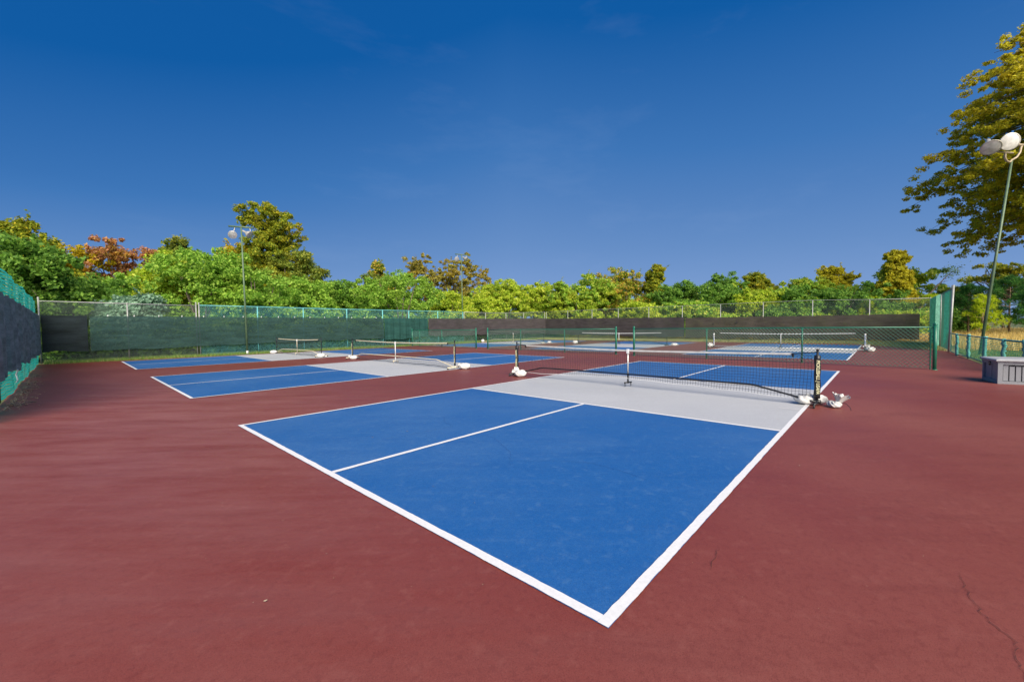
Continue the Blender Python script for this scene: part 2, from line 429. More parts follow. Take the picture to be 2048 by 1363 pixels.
def crack(pts, wd, mat, jit=.012, z=.0095):
    rng = random.Random(len(pts) * 13 + int(pts[0][0] * 50)); P = []
    for (a, c) in zip(pts[:-1], pts[1:]):
        d = math.hypot(c[0] - a[0], c[1] - a[1]); n = max(2, int(d / .022))
        for i in range(n):
            t = i / n; P.append((a[0] + (c[0] - a[0]) * t + rng.gauss(0, jit * .45), a[1] + (c[1] - a[1]) * t + rng.gauss(0, jit * .45)))
    P.append(pts[-1]); b = MB(); vs = []
    for i, p in enumerate(P):
        q = P[min(i + 1, len(P) - 1)]; o = P[max(i - 1, 0)]
        dx, dy = q[0] - o[0], q[1] - o[1]; l = math.hypot(dx, dy) or 1
        w2 = wd * (.35 + .65 * rng.random()) * min(1, .3 + 4 * min(i, len(P) - 1 - i) / len(P)) / 2
        vs += [(p[0] - dy / l * w2, p[1] + dx / l * w2, z), (p[0] + dy / l * w2, p[1] - dx / l * w2, z)]
    b.add(vs, [(2 * i, 2 * i + 1, 2 * i + 3, 2 * i + 2) for i in range(len(P) - 1)])
    return struct(b.build('surface_crack', mat))
crack([(1.69, -1.25), (1.44, -1.265), (1.32, -1.285), (1.23, -1.30), (1.11, -1.37), (1.01, -1.352), (.80, -1.352)], .0038, M['crack'], z=.0045)
crack([(1.07, -.17), (.96, -.20), (.87, -.19), (.79, -.21)], .0035, M['crack'], z=.0045)
crack([(2.35, 4.22), (2.07, 3.86), (2.0, 3.58), (1.64, 3.62), (1.34, 3.65), (.89, 3.73)], .0035, M['crack_blue'])
crack([(1.89, 2.99), (1.96, 2.73), (1.65, 2.14), (1.32, 1.85)], .0035, M['crack_blue'])
crack([(1.40, 1.95), (1.71, 1.63), (1.92, 1.28), (1.9, .83), (1.82, .55)], .0035, M['crack_blue'])

# scattered paint chips and grit on the nearest surface
rng = np.random.default_rng(3)
def chips(n, x0, x1, y0, y1, smin, smax, name, mat, z=.011, rot=None):
    V = []
    for i in range(n):
        x = rng.uniform(x0, x1); y = rng.uniform(y0, y1); s = rng.uniform(smin, smax) * (3 if rng.random() < .06 else 1)
        a = rng.uniform(0, 6.28); k = 5
        for j in range(k):
            t = a + j * 2 * math.pi / k; r = s * rng.uniform(.5, 1.2)
            V.append((x + math.cos(t) * r * 1.5, y + math.sin(t) * r * .8, z))
    return fast_mesh(name, np.array(V), 5, mat)
stuff(chips(420, -1.2, 9, -3, 9, .0015, .0035, 'paint_grit', M['dry_leaf']), 'tiny pale paint chips and grit scattered over the nearest court surface', 'grit')

# ------------------------------------------------------------------ grass
def blades(name, n, region, h, wd, mat, seed, lean=.35, z0=-.03):
    """region: function(rng, n)->(n,2) points"""
    g = np.random.default_rng(seed); P = region(g, n); n = len(P)
    a = g.uniform(0, 2 * np.pi, n); hh = h * g.uniform(.45, 1.25, n); ww = wd * g.uniform(.6, 1.3, n)
    la = g.uniform(0, 2 * np.pi, n); ll = hh * g.uniform(0, lean, n)
    V = np.zeros((n, 3, 3))
    V[:, 0, 0] = P[:, 0] - np.cos(a) * ww; V[:, 0, 1] = P[:, 1] - np.sin(a) * ww
    V[:, 1, 0] = P[:, 0] + np.cos(a) * ww; V[:, 1, 1] = P[:, 1] + np.sin(a) * ww
    V[:, 2, 0] = P[:, 0] + np.cos(la) * ll; V[:, 2, 1] = P[:, 1] + np.sin(la) * ll
    V[:, :2, 2] = z0; V[:, 2, 2] = z0 + hh
    return fast_mesh(name, V.reshape(-1, 3), 3, mat)
def clumped(g, P, frac, sd_):
    return P + g.normal(0, sd_, P.shape)
def reg_north(g, n):
    x = g.uniform(-2.4, 36, n); e = np.where(x < 14, 26.15, 26.4); return np.stack([x, e + np.abs(g.normal(0, 1, n)) * .9 + g.uniform(0, 1.4, n)], 1)
def reg_corner(g, n):
    x = g.uniform(32.7, 40, n); return np.stack([x, g.uniform(-3.2, 29, n)], 1)
def reg_tri(g, n):
    x = g.uniform(26, 36.5, n); y = g.uniform(-3.1, 1.5, n)
    k = y < -3.2 + np.clip((x - 26.0), 0, 9) * .56 - .1
    return np.stack([x, y], 1)[k]
stuff(blades('verge_grass', 52000, reg_north, .16, .012, M['grass'], 1), 'short green grass verge between the red court and the back fence', 'grass')
stuff(blades('far_verge_grass', 60000, reg_corner, .18, .014, M['grass_mix'], 2), 'half dry grass strip under the far dark screens', 'grass')
stuff(blades('corner_grass', 26000, reg_tri, .14, .014, M['grass_mix'], 3), 'olive grass in the cut corner beyond the right-hand far court', 'grass')
def reg_gold(g, n):
    y = g.uniform(6, 25, n); return np.stack([g.uniform(36.2, 40.5, n), y], 1)
stuff(blades('golden_grass', 45000, reg_gold, .42, .016, M['grass_dry'], 4), 'sunlit golden grass behind the lower edge of the far screens', 'grass')
def reg_field(g, n):
    x = 26 + 48 * g.random(n) ** .8; y = g.uniform(-26, -3.6, n)
    P = np.stack([x, y], 1)
    k = (((x - 37) / 9) ** 2 + ((y + 10.6) / 1.6) ** 2 > 1) | (g.random(n) < .08)
    k &= ~((x < 36) & (y > -3.9))
    return P[k]
stuff(blades('dry_field_grass', 130000, reg_field, .60, .018, M['grass_dry'], 5), 'tall golden dry grass of the open field beyond the right fence', 'dry grass')
def reg_field2(g, n):
    x = g.uniform(36.5, 44, n); y = g.uniform(-4, 2, n); return np.stack([x, y], 1)
stuff(blades('golden_field_edge_grass', 22000, reg_field2, .55, .018, M['grass_dry'], 6), 'golden grass seen through the fence left of the green tarp', 'dry grass')
def reg_lawn(g, n):
    return np.stack([g.uniform(14, 27, n), g.uniform(-9, -3.45, n)], 1)
stuff(blades('lawn_grass', 60000, reg_lawn, .13, .012, M['grass'], 8), 'green lawn seen through the low turquoise netting', 'grass')
b = MB(); b.add([(37 + 9 * math.cos(t) * (1 + .15 * math.sin(3 * t)), -10.6 + 1.6 * math.sin(t), -.012) for t in [i * .2618 for i in range(24)]], [tuple(range(24))])
struct(b.build('sand_patch', M['sand']))
# litter along the side fence
def reg_lit(g, n): return np.stack([-2.47 + np.abs(g.normal(0, .10, n)), g.uniform(8, 24, n) ** 1], 1)
gl = np.random.default_rng(11); V = []
for i in range(420):
    x = -2.47 + abs(gl.normal(0, .13)); y = gl.choice([11.5, 12.3, 13.4, 15, 16.5, 19]) + gl.normal(0, .5); s = gl.uniform(.012, .035); a = gl.uniform(0, 6.3)
    z = .015 + gl.random() * .03
    V += [(x + s * math.cos(a), y + s * math.sin(a), z), (x - s * .5 * math.sin(a), y + s * .5 * math.cos(a), z + .01), (x - s * math.cos(a), y - s * math.sin(a), z), (x + s * .5 * math.sin(a), y - s * .5 * math.cos(a), z + .012)]
stuff(fast_mesh('fallen_leaves', np.array(V), 4, M['dry_leaf']), 'dry fallen leaves swept against the foot of the netted side fence', 'leaves')
b = MB(); b.tube([(-2.35, 11.35, .03), (-2.2, 11.45, .05), (-2.12, 11.6, .03), (-2.2, 11.75, .02)], .006, 5)
tag(b.build('twig', M['twig']), 'dark twig lying by the foot of the netted side fence', 'twig')

# ------------------------------------------------------------------ fences
def chainlink(name, P0, P1, z0, z1, pitch, r, mat, parent, z0b=None, z1b=None):
    """straight diagonal wires in both directions, as slim prisms"""
    P0 = Vector((P0[0], P0[1], 0)); P1 = Vector((P1[0], P1[1], 0)); d = P1 - P0; Ln = d.length; d /= Ln; nrm = Vector((-d.y, d.x, 0))
    z0b = z0 if z0b is None else z0b; z1b = z1 if z1b is None else z1b
    H = z1 - z0; Hb = z1b - z0b; b = MB(); n = int((Ln + H) / pitch) + 1
    for s in (1, -1):
        for i in range(n):
            a = i * pitch - H
            t0, t1 = a, a + H
            u0, u1 = 0., 1.
            if t0 < 0: u0 = -t0 / H
            if t1 > Ln: u1 = 1 - (t1 - Ln) / H
            if u1 <= u0: continue
            q = []
            for u in (u0, u1):
                x = a + u * H
                zz = u if s == 1 else 1 - u
                k = min(1, max(0, x / Ln))
                lo = z0 + (z0b - z0) * k; hi = z1 + (z1b - z1) * k
                q.append(P0 + d * x + Vector((0, 0, lo + zz * (hi - lo))) + nrm * (r * .8 * s))
            ax = (q[1] - q[0]).normalized(); w1 = nrm * r; w2 = ax.cross(nrm) * r
            vs = []
            for p in q: vs += [p + w1, p - w1 * .5 + w2 * .87, p - w1 * .5 - w2 * .87]
            b.add(vs, [(0, 1, 4, 3), (1, 2, 5, 4), (2, 0, 3, 5)])
    return b.build(name, mat, parent)

def post(b_parent, x, y, h, r, mat, cap=True, name='post', lean=(0, 0)):
    b = MB(); b.tube([(x, y, 0), (x + lean[0], y + lean[1], h)], r, 10)
    if cap: b.lathe([(r * 1.25, 0), (r * 1.3, .03), (r * .9, .06), (0.001, .075)], (x + lean[0], y + lean[1], h), (0, 0, 1), 10)
    return b.build(name, mat, b_parent, True)

# north fence, galvanised part then turquoise part
f1 = empty('chain_link_fence', 'tall bare-metal chain-link fence in the left corner, two bays up to the double post', 'fence', (-2.5, 27.2, 0))
f1.location = (0, 0, 0)
pg = [(-2.5, 27.25, 2.95), (.42, 27.25, 2.80), (3.2, 27.25, 2.92)]
for x, y, h in pg: post(f1, x, y, h, .032, M['galv'])
b = MB(); b.tube([(-2.5, 27.25, 2.84), (.42, 27.25, 2.81), (3.2, 27.25, 2.80)], .024, 8); b.build('top_rail', M['galv'], f1, True)
chainlink('chain_mesh', (-2.5, 27.25), (3.2, 27.25), .03, 2.82, .095, .0034, M['wire'], f1)
f2 = empty('chain_link_fence', 'tall chain-link fence with turquoise posts and rail behind the dark green screen', 'fence')
pt = [(3.33, 27.25, 2.9), (6.2, 27.27, 2.82), (8.86, 27.3, 2.81), (11.8, 27.3, 2.80), (14.6, 27.3, 2.80), (17.05, 27.5, 2.81), (20.25, 27.9, 2.84), (23.6, 28.45, 2.86)]
for i, (x, y, h) in enumerate(pt): post(f2, x, y, h, .034, M['galv'] if i == 0 else M['turq'], cap=(i == 0))
b = MB(); b.tube([(x, y, h - (.08 if i == 0 else 0)) for i, (x, y, h) in enumerate(pt)], .024, 8); b.build('top_rail', M['turq'], f2, True)
pp = [(3.33, 27.25), (14.6, 27.3), (17.05, 27.5), (20.25, 27.9), (23.6, 28.45)]
allm = MB()
for a, c in zip(pp[:-1], pp[1:]):
    o = chainlink('tmp', a, c, .03, 2.82, .095, .0034, M['wire_green'], None)
    me = o.data; base = len(allm.v); allm.v += [tuple(v.co) for v in me.vertices]; allm.f += [tuple(base + i for i in p.vertices) for p in me.polygons]; allm.m += [0] * len(me.polygons)
    bpy.data.objects.remove(o); bpy.data.meshes.remove(me)
allm.build('chain_mesh', M['turq'], f2)
f3 = empty('chain_link_fence', 'grey chain-link fence in the far corner, behind the middle light pole', 'fence')
pc = [(23.75, 28.45, 2.86), (26.8, 28.7, 2.85), (29.8, 28.7, 2.89), (32.3, 28.4, 2.94), (35.9, 28.25, 3.10)]
for x, y, h in pc: post(f3, x, y, h, .032, M['galv'], cap=False)
b = MB(); b.tube(pc, .024, 8); b.build('top_rail', M['galv'], f3, True)
allm = MB()
for a, c in zip(pc[:-1], pc[1:]):
    o = chainlink('tmp', a[:2], c[:2], .03, a[2], .11, .005, M['wire'], None, .03, c[2])
    me = o.data; base = len(allm.v); allm.v += [tuple(v.co) for v in me.vertices]; allm.f += [tuple(base + i for i in p.vertices) for p in me.polygons]; allm.m += [0] * len(me.polygons)
    bpy.data.objects.remove(o); bpy.data.meshes.remove(me)
allm.build('chain_mesh', M['wire'], f3)
# back fence X = 36
f4 = empty('chain_link_fence', 'long grey chain-link fence along the far end, carrying the black and brown screens', 'fence')
py = [28.1, 25.1, 22.0, 18.95, 15.75, 12.6, 9.4, 6.25, 3.05, -.15, -3.1]
for y in py: post(f4, 36.02, y, 3.10 if y > 0 else 2.98, .030, M['galv'], cap=False)
b = MB(); b.tube([(36.02, y, (3.10 if y > 1 else 2.98 if y > -2 else 2.92)) for y in py], .020, 8); b.build('top_rail', M['galv'], f4, True)
chainlink('chain_mesh', (36.02, 28.1), (36.02, -3.1), .05, 3.09, .12, .0045, M['wire'], f4, .05, 2.92)
# right tall panel
f5 = empty('fence_panel', 'tall fence panel at the right, between the far fence and the low netting', 'fence')
post(f5, 25.55, -3.12, 3.05, .042, M['galv'], cap=False, lean=(.05, -.10)); post(f5, 35.6, -3.22, 2.95, .036, M['galv'], cap=False)
post(f5, 30.4, -3.18, 2.88, .03, M['galv'], cap=False)
b = MB(); b.tube([(25.6, -3.2, 2.90), (30.4, -3.2, 2.88), (35.6, -3.22, 2.90)], .026, 8); b.build('top_rail', M['galv'], f5, True)
chainlink('chain_mesh', (25.6, -3.2), (35.6, -3.22), .05, 2.88, .11, .0055, M['wire_green'], f5)

def cloth(name, pts, zb, zt, mat, label, cat, nu=8, nv=12, amp=.03, wav=(9, 0), seed=0, off=0.05, sag=.0, edge=.02, split=None):
    """pts polyline (x,y); zb, zt functions of 0..1; hung on the court side"""
    r = random.Random(seed); P = [Vector((x, y, 0)) for x, y in pts]
    Ls = [0];
    for a, c in zip(P[:-1], P[1:]): Ls.append(Ls[-1] + (c - a).length)
    T = Ls[-1]; n = max(4, int(T * nu)); b = MB(); vs = []
    ph = [r.uniform(0, 6.28) for _ in range(8)]
    for i in range(n + 1):
        s = T * i / n; k = max(j for j in range(len(Ls) - 1) if Ls[j] <= s + 1e-9)
        t = (s - Ls[k]) / (Ls[k + 1] - Ls[k]); p = P[k].lerp(P[k + 1], t)
        d = (P[k + 1] - P[k]).normalized(); nm = Vector((-d.y, d.x, 0)) * (-1)
        u = i / n
        ztop = zt(u) - sag * abs(math.sin(s * math.pi / 1.1)) + r.gauss(0, edge * .4)
        zbot = zb(u) + edge * math.sin(s * 1.9 + ph[0]) * 1.4 + edge * math.sin(s * 5.1 + ph[1]) + r.gauss(0, edge * .4)
        for j in range(nv + 1):
            v = j / nv
            w_ = amp * (math.sin(s * wav[0] + ph[2] + v * wav[1]) * .6 + math.sin(s * wav[0] * 2.3 + ph[3]) * .3 + .4 * math.sin(s * 1.7 + v * .8 + ph[4])) * (1.1 - .6 * v)
            w_ += amp * .10 * math.sin(v * 13 + math.sin(s * 1.3) * 2 + ph[5])
            q = p + nm * (off + amp + w_)
            vs.append((q.x, q.y, zbot + (ztop - zbot) * v))
    fs = [(i * (nv + 1) + j, (i + 1) * (nv + 1) + j, (i + 1) * (nv + 1) + j + 1, i * (nv + 1) + j + 1) for i in range(n) for j in range(nv)]
    b.add(vs, fs)
    o = b.build(name, mat, None, True)
    return tag(o, label, cat)
G_S = 'windscreens'
cloth('windscreen', [(.95 - 3.4, 27.2), (-1.0, 27.2)], lambda u: .50, lambda u: 2.19, M['screen_dark'], 'narrow folded near-black windscreen piece in the left corner', 'windscreen', 10, 14, .03, (6, 3), 1)
cloth('windscreen', [(-.92, 27.18), (3.2, 27.18), (14.6, 27.22)], lambda u: .50 + .10 * u + (0.05 if u > .3 else 0), lambda u: 2.18, M['screen_green'], 'long see-through dark green windscreen on the back fence', 'windscreen', 5, 6, .008, (2, 0), 2, edge=.012)
cloth('windscreen', [(14.62, 27.2), (17.05, 27.4), (18.95, 27.65)], lambda u: .52 + .16 * u, lambda u: 2.19, M['screen_green2'], 'short wrinkled brighter green windscreen with vertical folds', 'windscreen', 14, 10, .05, (9.5, 0), 3)
cloth('windscreen', [(19.0, 27.66), (20.25, 27.82), (23.6, 28.37), (26.8, 28.62), (29.8, 28.62), (32.3, 28.32), (35.9, 28.15)], lambda u: .70 - .15 * u, lambda u: 2.20 + .12 * u, M['screen_purple'], 'long faded black windscreen running into the far corner', 'windscreen', 5, 8, .02, (3, 1), 4, edge=.02)
cloth('windscreen', [(35.9, 28.05), (35.9, 21.2), (35.9, 12.35)], lambda u: .50 - .25 * u, lambda u: 2.30 - .22 * u, M['screen_purple'], 'black windscreen on the far fence behind the middle far net', 'windscreen', 5, 8, .03, (2.6, 1), 5, edge=.02, sag=.02)
cloth('windscreen', [(35.9, 12.25), (35.9, 3), (35.9, -2.62)], lambda u: .22, lambda u: 2.02 - .08 * u, M['screen_brown'], 'brown sun-bleached windscreen ending short of the right corner', 'windscreen', 6, 10, .035, (2.2, 1.5), 6, edge=.03, sag=.03)
# west side fence: posts, turquoise slatted plastic net, black cloth
f6 = empty('side_fence', 'left side fence covered in turquoise banded plastic netting', 'fence')
XW = -2.60
for y in (9.2, 12.2, 15.2, 18.2, 21.2, 24.2, 27.1): post(f6, XW - .03, y, 2.80, .028, M['pole_green'], cap=False)
b = MB()
rz = random.Random(5); nseg = 150; Y0, Y1 = 9.1, 27.15
nrow = 42
for k in range(nrow):
    zc = .05 + k * (2.80 - .05) / (nrow - 1); ph = rz.uniform(0, 6); vs = []
    for i in range(nseg + 1):
        y = Y0 + (Y1 - Y0) * i / nseg
        z = zc + .010 * math.sin(y * 2.1 + zc * 2) + .008 * math.sin(y * 6 + ph); x = XW + .018 + .028 * math.sin(y * 1.4 + zc * 2.1) + .012 * math.sin(y * 5 + zc * 7)
        vs += [(x, y, z - .0245), (x, y, z + .0245)]
    b.add(vs, [(2 * i, 2 * i + 1, 2 * i + 3, 2 * i + 2) for i in range(nseg)])
for i in range(int((Y1 - Y0) / .07)):
    y = Y0 + i * .07 + .02; vs = []
    for k in range(29):
        z = .04 + 2.78 * k / 28; x = XW + .019 + .028 * math.sin(y * 1.4 + z * 2.1) + .012 * math.sin(y * 5 + z * 7)
        vs += [(x, y - .009, z), (x, y + .009, z)]
    b.add(vs, [(2 * k, 2 * k + 1, 2 * k + 3, 2 * k + 2) for k in range(28)])
b.build('plastic_net', M['turq_net'], f6)
cloth('windscreen', [(XW + .02, 27.1), (XW + .02, 18), (XW + .02, 9.3)][::-1], lambda u: .60 - .08 * u, lambda u: 2.20, M['screen_black'], 'ragged black windscreen hanging in folds on the left side fence', 'windscreen', 11, 16, .05, (5.5, .3), 8, off=.05, sag=.04, edge=.022)
b = MB(); b.tube([(XW + .19, 13.0, .62), (XW + .16, 13.03, .5), (XW + .18, 13.0, .38), (XW + .16, 13.02, .33)], .014, 6)
tag(b.build('cloth_strip', M['white_pl']), 'short white cloth strip hanging below the black side windscreen', 'strip')
# clips along top of the green screen
def clip(x, y, z): 
    b = MB(); b.box((x, y, z), (.035, .03, .05)); b.tube([(x, y, z + .02), (x + .01, y, z + .07)], .006, 5)
    return b
f_cl = None
for i in range(16):
    x = -.3 + i * .95
    o = clip(x, 27.10, 2.19).build('clip', M['white_pl'])
    tag(o, 'small white clip holding the top edge of the long green windscreen', 'clip', 'clips along the green windscreen')
# tarp on right panel
cloth('tarp', [(35.3, -3.08), (31.0, -3.06)], lambda u: .12, lambda u: 2.84, M['tarp_dark'], 'darker green tarp half behind the light one on the tall panel', 'tarp', 5, 8, .03, (3, 2), 12, off=.0)
cloth('tarp', [(34.6, -3.0), (31.5, -3.0), (28.2, -2.98)][::-1], lambda u: .15, lambda u: 2.80, M['tarp'], 'pale green tarp hanging on the tall fence panel at the right', 'tarp', 6, 10, .04, (2.5, 2), 13, off=-.02)
cloth('tarp', [(26.2, -3.12), (28.1, -3.12)], lambda u: .95 - .8 * u, lambda u: 2.84, M['tarp_dark'], 'slanting dark green tarp next to the bare post of the tall panel', 'tarp', 6, 8, .03, (3, 2), 14, off=.0)

# low turquoise netting fence to the right
f7 = empty('low_netting_fence', 'low fence of turquoise netting with thick wrapped posts beyond the grey box', 'fence')
lp = [(25.45, -3.15), (22.8, -3.12), (21.3, -3.28), (18.6, -3.36), (15.75, -3.36), (15.05, -3.62), (14.4, -5.4), (13.6, -8.0)]
for x, y in lp[1:]:
    b = MB(); n_ = 14
    b.tube([(x + random.gauss(0, .008), y + random.gauss(0, .008), .9 * i / n_) for i in range(n_ + 1)], [.047 + random.gauss(0, .005) for _ in range(n_ + 1)], 10)
    b.build('post', M['turq_wrap'], f7, True)
b = MB(); b.tube([(x, y, .86 + .015 * math.sin(i * 2)) for i, (x, y) in enumerate(lp)], .022, 7); b.build('top_rope', M['turq_wrap'], f7, True)
b = MB(); b.tube([(x, y, .05) for i, (x, y) in enumerate(lp)], .02, 7); b.build('bottom_rope', M['wire'], f7, True)
b = MB()
for (a, c) in zip(lp[:-1], lp[1:]):
    a = Vector((*a, 0)); c = Vector((*c, 0)); Ln = (c - a).length; n = max(2, int(Ln / .15)); ph0 = random.random() * 6
    for k in range(17):
        zc = .07 + k * .048; vs = []
        for i in range(n + 1):
            p = a.lerp(c, i / n); z = zc + .008 * math.sin(i * .9 + ph0 + k * .3)
            vs += [(p.x, p.y, z - .0075), (p.x, p.y, z + .0075)]
        b.add(vs, [(2 * i, 2 * i + 1, 2 * i + 3, 2 * i + 2) for i in range(n)])
    m_ = int(Ln / .06)
    for i in range(m_):
        p = a.lerp(c, i / m_); q = a.lerp(c, min(1, (i + .12) / m_)); vs = [(p.x, p.y, .05), (q.x, q.y, .05), (q.x, q.y, .86), (p.x, p.y, .86)]
        b.add(vs, [(0, 1, 2, 3)])
b.build('plastic_net', M['turq_low'], f7)

# green divider fences between the two rows of courts (x about 16)
def divider(label, ys, h=1.24, X=None, gate=False):
    X = X or [16.1] * len(ys)
    r_ = empty('divider_fence', label, 'fence')
    n = len(ys)
    for i, (x, y) in enumerate(zip(X, ys)):
        end = i in (0, n - 1)
        b = MB(); rr = .044 if end else .026
        b.tube([(x, y, 0), (x, y, h + (.06 if end else -.01))], rr, 10)
        if end: b.lathe([(rr * 1.15, 0), (rr * 1.15, .03), (rr * .7, .055), (.001, .065)], (x, y, h + .06), (0, 0, 1), 10)
        b.lathe([(rr * 1.6, 0), (rr * 1.6, .012), (rr, .02)], (x, y, 0.001), (0, 0, 1), 10)
        b.build('post', M['green_paint'], r_, True)
    b = MB(); b.tube([(x, y, h) for x, y in zip(X, ys)], .022, 8); b.build('top_rail', M['green_paint'], r_, True)
    chainlink('chain_mesh', (X[0], ys[0]), (X[-1], ys[-1]), .05, h - .01, .11, .0058, M['wire_green'], r_)
    b = MB()
    for a, c in [(ys[0], ys[-1])]:
        b.tube([(X[0], a, .055), (X[-1], c, .055)], .005, 5)
    b.build('bottom_wire', M['wire_green'], r_)
    return r_
divider('nearest green chain-link divider fence, from the thick right end post to the first gap', [-2.02, 1.22, 4.43, 7.62], X=[15.35, 15.95, 16.0, 16.05])
divider('middle green chain-link divider fence between the two walk-through gaps', [8.72, 11.8, 15.0, 17.8], X=[16.4, 16.45, 16.5, 16.5])
divider('farthest green chain-link divider fence, left of the second gap', [18.85, 22.4, 25.1, 26.1], X=[16.45, 16.4, 16.4, 16.4])
# latch hardware on thick end post
b = MB(); b.tube([(15.35, -1.93, 0), (15.35, -1.93, 1.16)], .016, 7)
b.box((15.35, -1.9, 1.12), (.03, .07, .05)); tag(b.build('gate_latch', M['green_paint']), 'slim green tension bar beside the thick end post of the nearest divider', 'fence bar')
# ------------------------------------------------------------------ portable nets
def text_obj(body, size, mat, name, parent, Mx, width_to=None, italic=True, ex=.0015):
    cu = bpy.data.curves.new('txt', 'FONT'); cu.body = body; cu.size = size; cu.extrude = ex
    cu.align_x = 'LEFT'; cu.align_y = 'CENTER'; cu.shear = .18 if italic else 0; cu.offset = .0012; cu.resolution_u = 2
    o = bpy.data.objects.new('txt', cu); C.objects.link(o)
    bpy.context.view_layer.update()
    dg = bpy.context.evaluated_depsgraph_get()
    me = bpy.data.meshes.new_from_object(o.evaluated_get(dg))
    bpy.data.objects.remove(o); bpy.data.curves.remove(cu)
    xs = [v.co.x for v in me.vertices]; wd_ = max(xs) - min(xs); x0 = min(xs)
    k = (width_to / wd_) if width_to else 1
    for v in me.vertices: v.co.x = (v.co.x - x0) * k
    me.transform(Mx); me.materials.clear(); me.materials.append(mat)
    o = bpy.data.objects.new(name, me); C.objects.link(o); o.parent = parent
    return o

def frame_from(xa, ya, za, org):
    m = Matrix((Vector(xa), Vector(ya), Vector(za))).transposed().to_4x4(); m.translation = Vector(org); return m

def make_net(label, pr, pl, h=.90, bar='black_pl', barz=.28, sleeve='black_pl', text=None, tcol='text_y', tape='white_pl',
             centre='cream', mesh=True, hem='black_mesh', hemz=(.10, .20), slack=0, foot='black_pl', tilt=0.0, tapecol=None, flat_bar=False, sleeve_r=.036, mesh_r=.0013):
    """pr = right post base (x,y) , pl = left post base"""
    R0 = Vector((*pr, 0)); L0 = Vector((*pl, 0)); d = (L0 - R0); Ln = d.length; d.normalize(); nm = Vector((-d.y, d.x, 0))
    root = empty('pickleball_net', label, 'net', tuple(R0), 'portable nets on the courts')
    inv = -R0
    def P(s, z, n=0): v = d * s + nm * n; v.z = z; return v
    ct = Ln / 2; hc = h - .05
    # end posts in sleeves
    for s0, sg in ((0, 1), (Ln, -1)):
        b = MB(); base = P(s0, .06); top = P(s0 + sg * -tilt * .0, h + .04)
        b.tube([base, top], .017, 8)
        b.lathe([(.02, 0), (.026, .01), (.02, .03), (.001, .035)], top, (0, 0, 1), 10)
        pb = b.build('end_post', M['black_pl'], root, True)
        b = MB(); ns = 12; pts = [P(s0 + sg * .004 * math.sin(i * 1.3), .13 + (h - .17) * i / ns, .003 * math.sin(i * 2.1)) for i in range(ns + 1)]
        b.tube(pts, [sleeve_r * (1 + .035 * math.sin(i * 1.9 + s0)) for i in range(ns + 1)], 12)
        b.build('sleeve', M[sleeve], root, True)
        if text:
            # lettering runs down the right sleeve and up the left one, on the side facing the near court
            za = -nm if nm.x > 0 else nm.copy()
            za = Vector((-1, -.25 if s0 == 0 else -.25, 0)).normalized()
            side = Vector((0, 0, 1)).cross(za).normalized()
            if s0 == 0: xa = Vector((0, 0, -1)); org = P(s0, h - .12) + za * (sleeve_r + .006)
            else: xa = Vector((0, 0, 1)); org = P(s0, .17) + za * (sleeve_r + .006)
            ya = za.cross(xa)
            text_obj(text, sleeve_r * 1.45, M[tcol], 'lettering', root, frame_from(xa, ya, za, org), width_to=h - .33)
    # top strap ends and tape
    b = MB(); n = 40; tp = []
    for i in range(n + 1):
        s = Ln * i / n; u = abs(s - ct) / ct; z = hc + (h - hc) * u ** 1.6; tp.append((s, z))
    def band(b, rows, th=.004):
        vs = []
        for (s, z0, z1, nn) in rows: vs += [P(s, z0, nn - th), P(s, z1, nn - th), P(s, z1, nn + th), P(s, z0, nn + th)]
        fs = []
        for i in range(len(rows) - 1):
            for k in range(4): a = i * 4 + k; c_ = i * 4 + (k + 1) % 4; fs.append((a, c_, c_ + 4, a + 4))
        b.add(vs, fs)
    i0 = 2; rows = [(s, z - .038, z, 0) for s, z in tp[i0:-i0]]
    band(b, rows); b.build('top_tape', M[tape], root)
    for k, (sA, iA) in enumerate(((0, i0), (Ln, n - i0))):
        b = MB(); p0 = P(sA, h + .015); p1 = P(tp[iA][0], tp[iA][1] - .02)
        b.tube([p0, p1], .009, 6); b.box(p1 + Vector((0, 0, -.02)), (.03, .03, .07))
        b.build('tension_strap', M['black_pl'], root)
    # base bar
    b = MB(); g = .95
    if flat_bar: b.tube([P(0, .07, .02), P(Ln, .07, .02)], .022, 8)
    else:
        b.tube([P(0, .07, .03), P(.1, .09, .03), P(g - .05, barz - .012, .03), P(g + .05, barz, .03), P(ct, barz + .012, .03), P(Ln - g - .05, barz, .03), P(Ln - g + .05, barz - .012, .03), P(Ln - .1, .09, .03), P(Ln, .07, .03)], .0165, 8)
    b.build('base_bar', M[bar], root, True)
    # feet with wheels at ends
    for s0 in (0, Ln):
        b = MB(); b.tube([P(s0, .065, -.32), P(s0, .065, .32)], .021, 8)
        b.lathe([(.0, -.01), (.034, 0), (.038, .05), (.034, .10), (.0, .11)], P(s0 - .05, .075, 0), d, 10)
        ft = b.build('foot', M[foot], root, True)
        for nn in (-.30, .30):
            b = MB(); q = P(s0, .034, nn); b.lathe([(.001, -.013), (.024, -.013), (.034, -.008), (.034, .008), (.024, .013), (.001, .013)], q, nm.cross(Vector((0, 0, 1))), 14)
            b.tube([P(s0, .034, nn), P(s0, .075, nn)], .009, 6)
            b.build('wheel', [M['rubber']], ft, True)
    # centre post with small T foot
    b = MB(); b.tube([P(ct, .26), P(ct, hc - .07)], .0165, 8); b.build('centre_post', M[centre], root, True)
    b = MB(); b.tube([P(ct, .08), P(ct, .30)], .020, 8); b.build('centre_post_base', M['black_pl'] if foot == 'black_pl' else M[centre], root, True)
    b = MB(); b.box(P(ct, hc - .035), (.05, .05, .10), Matrix.Rotation(math.atan2(d.y, d.x), 3, 'Z')); b.build('centre_strap', M['white_pl'], root)
    b = MB(); b.tube([P(ct - .03, .10, -.11), P(ct + .03, .10, .11)], .017, 8)
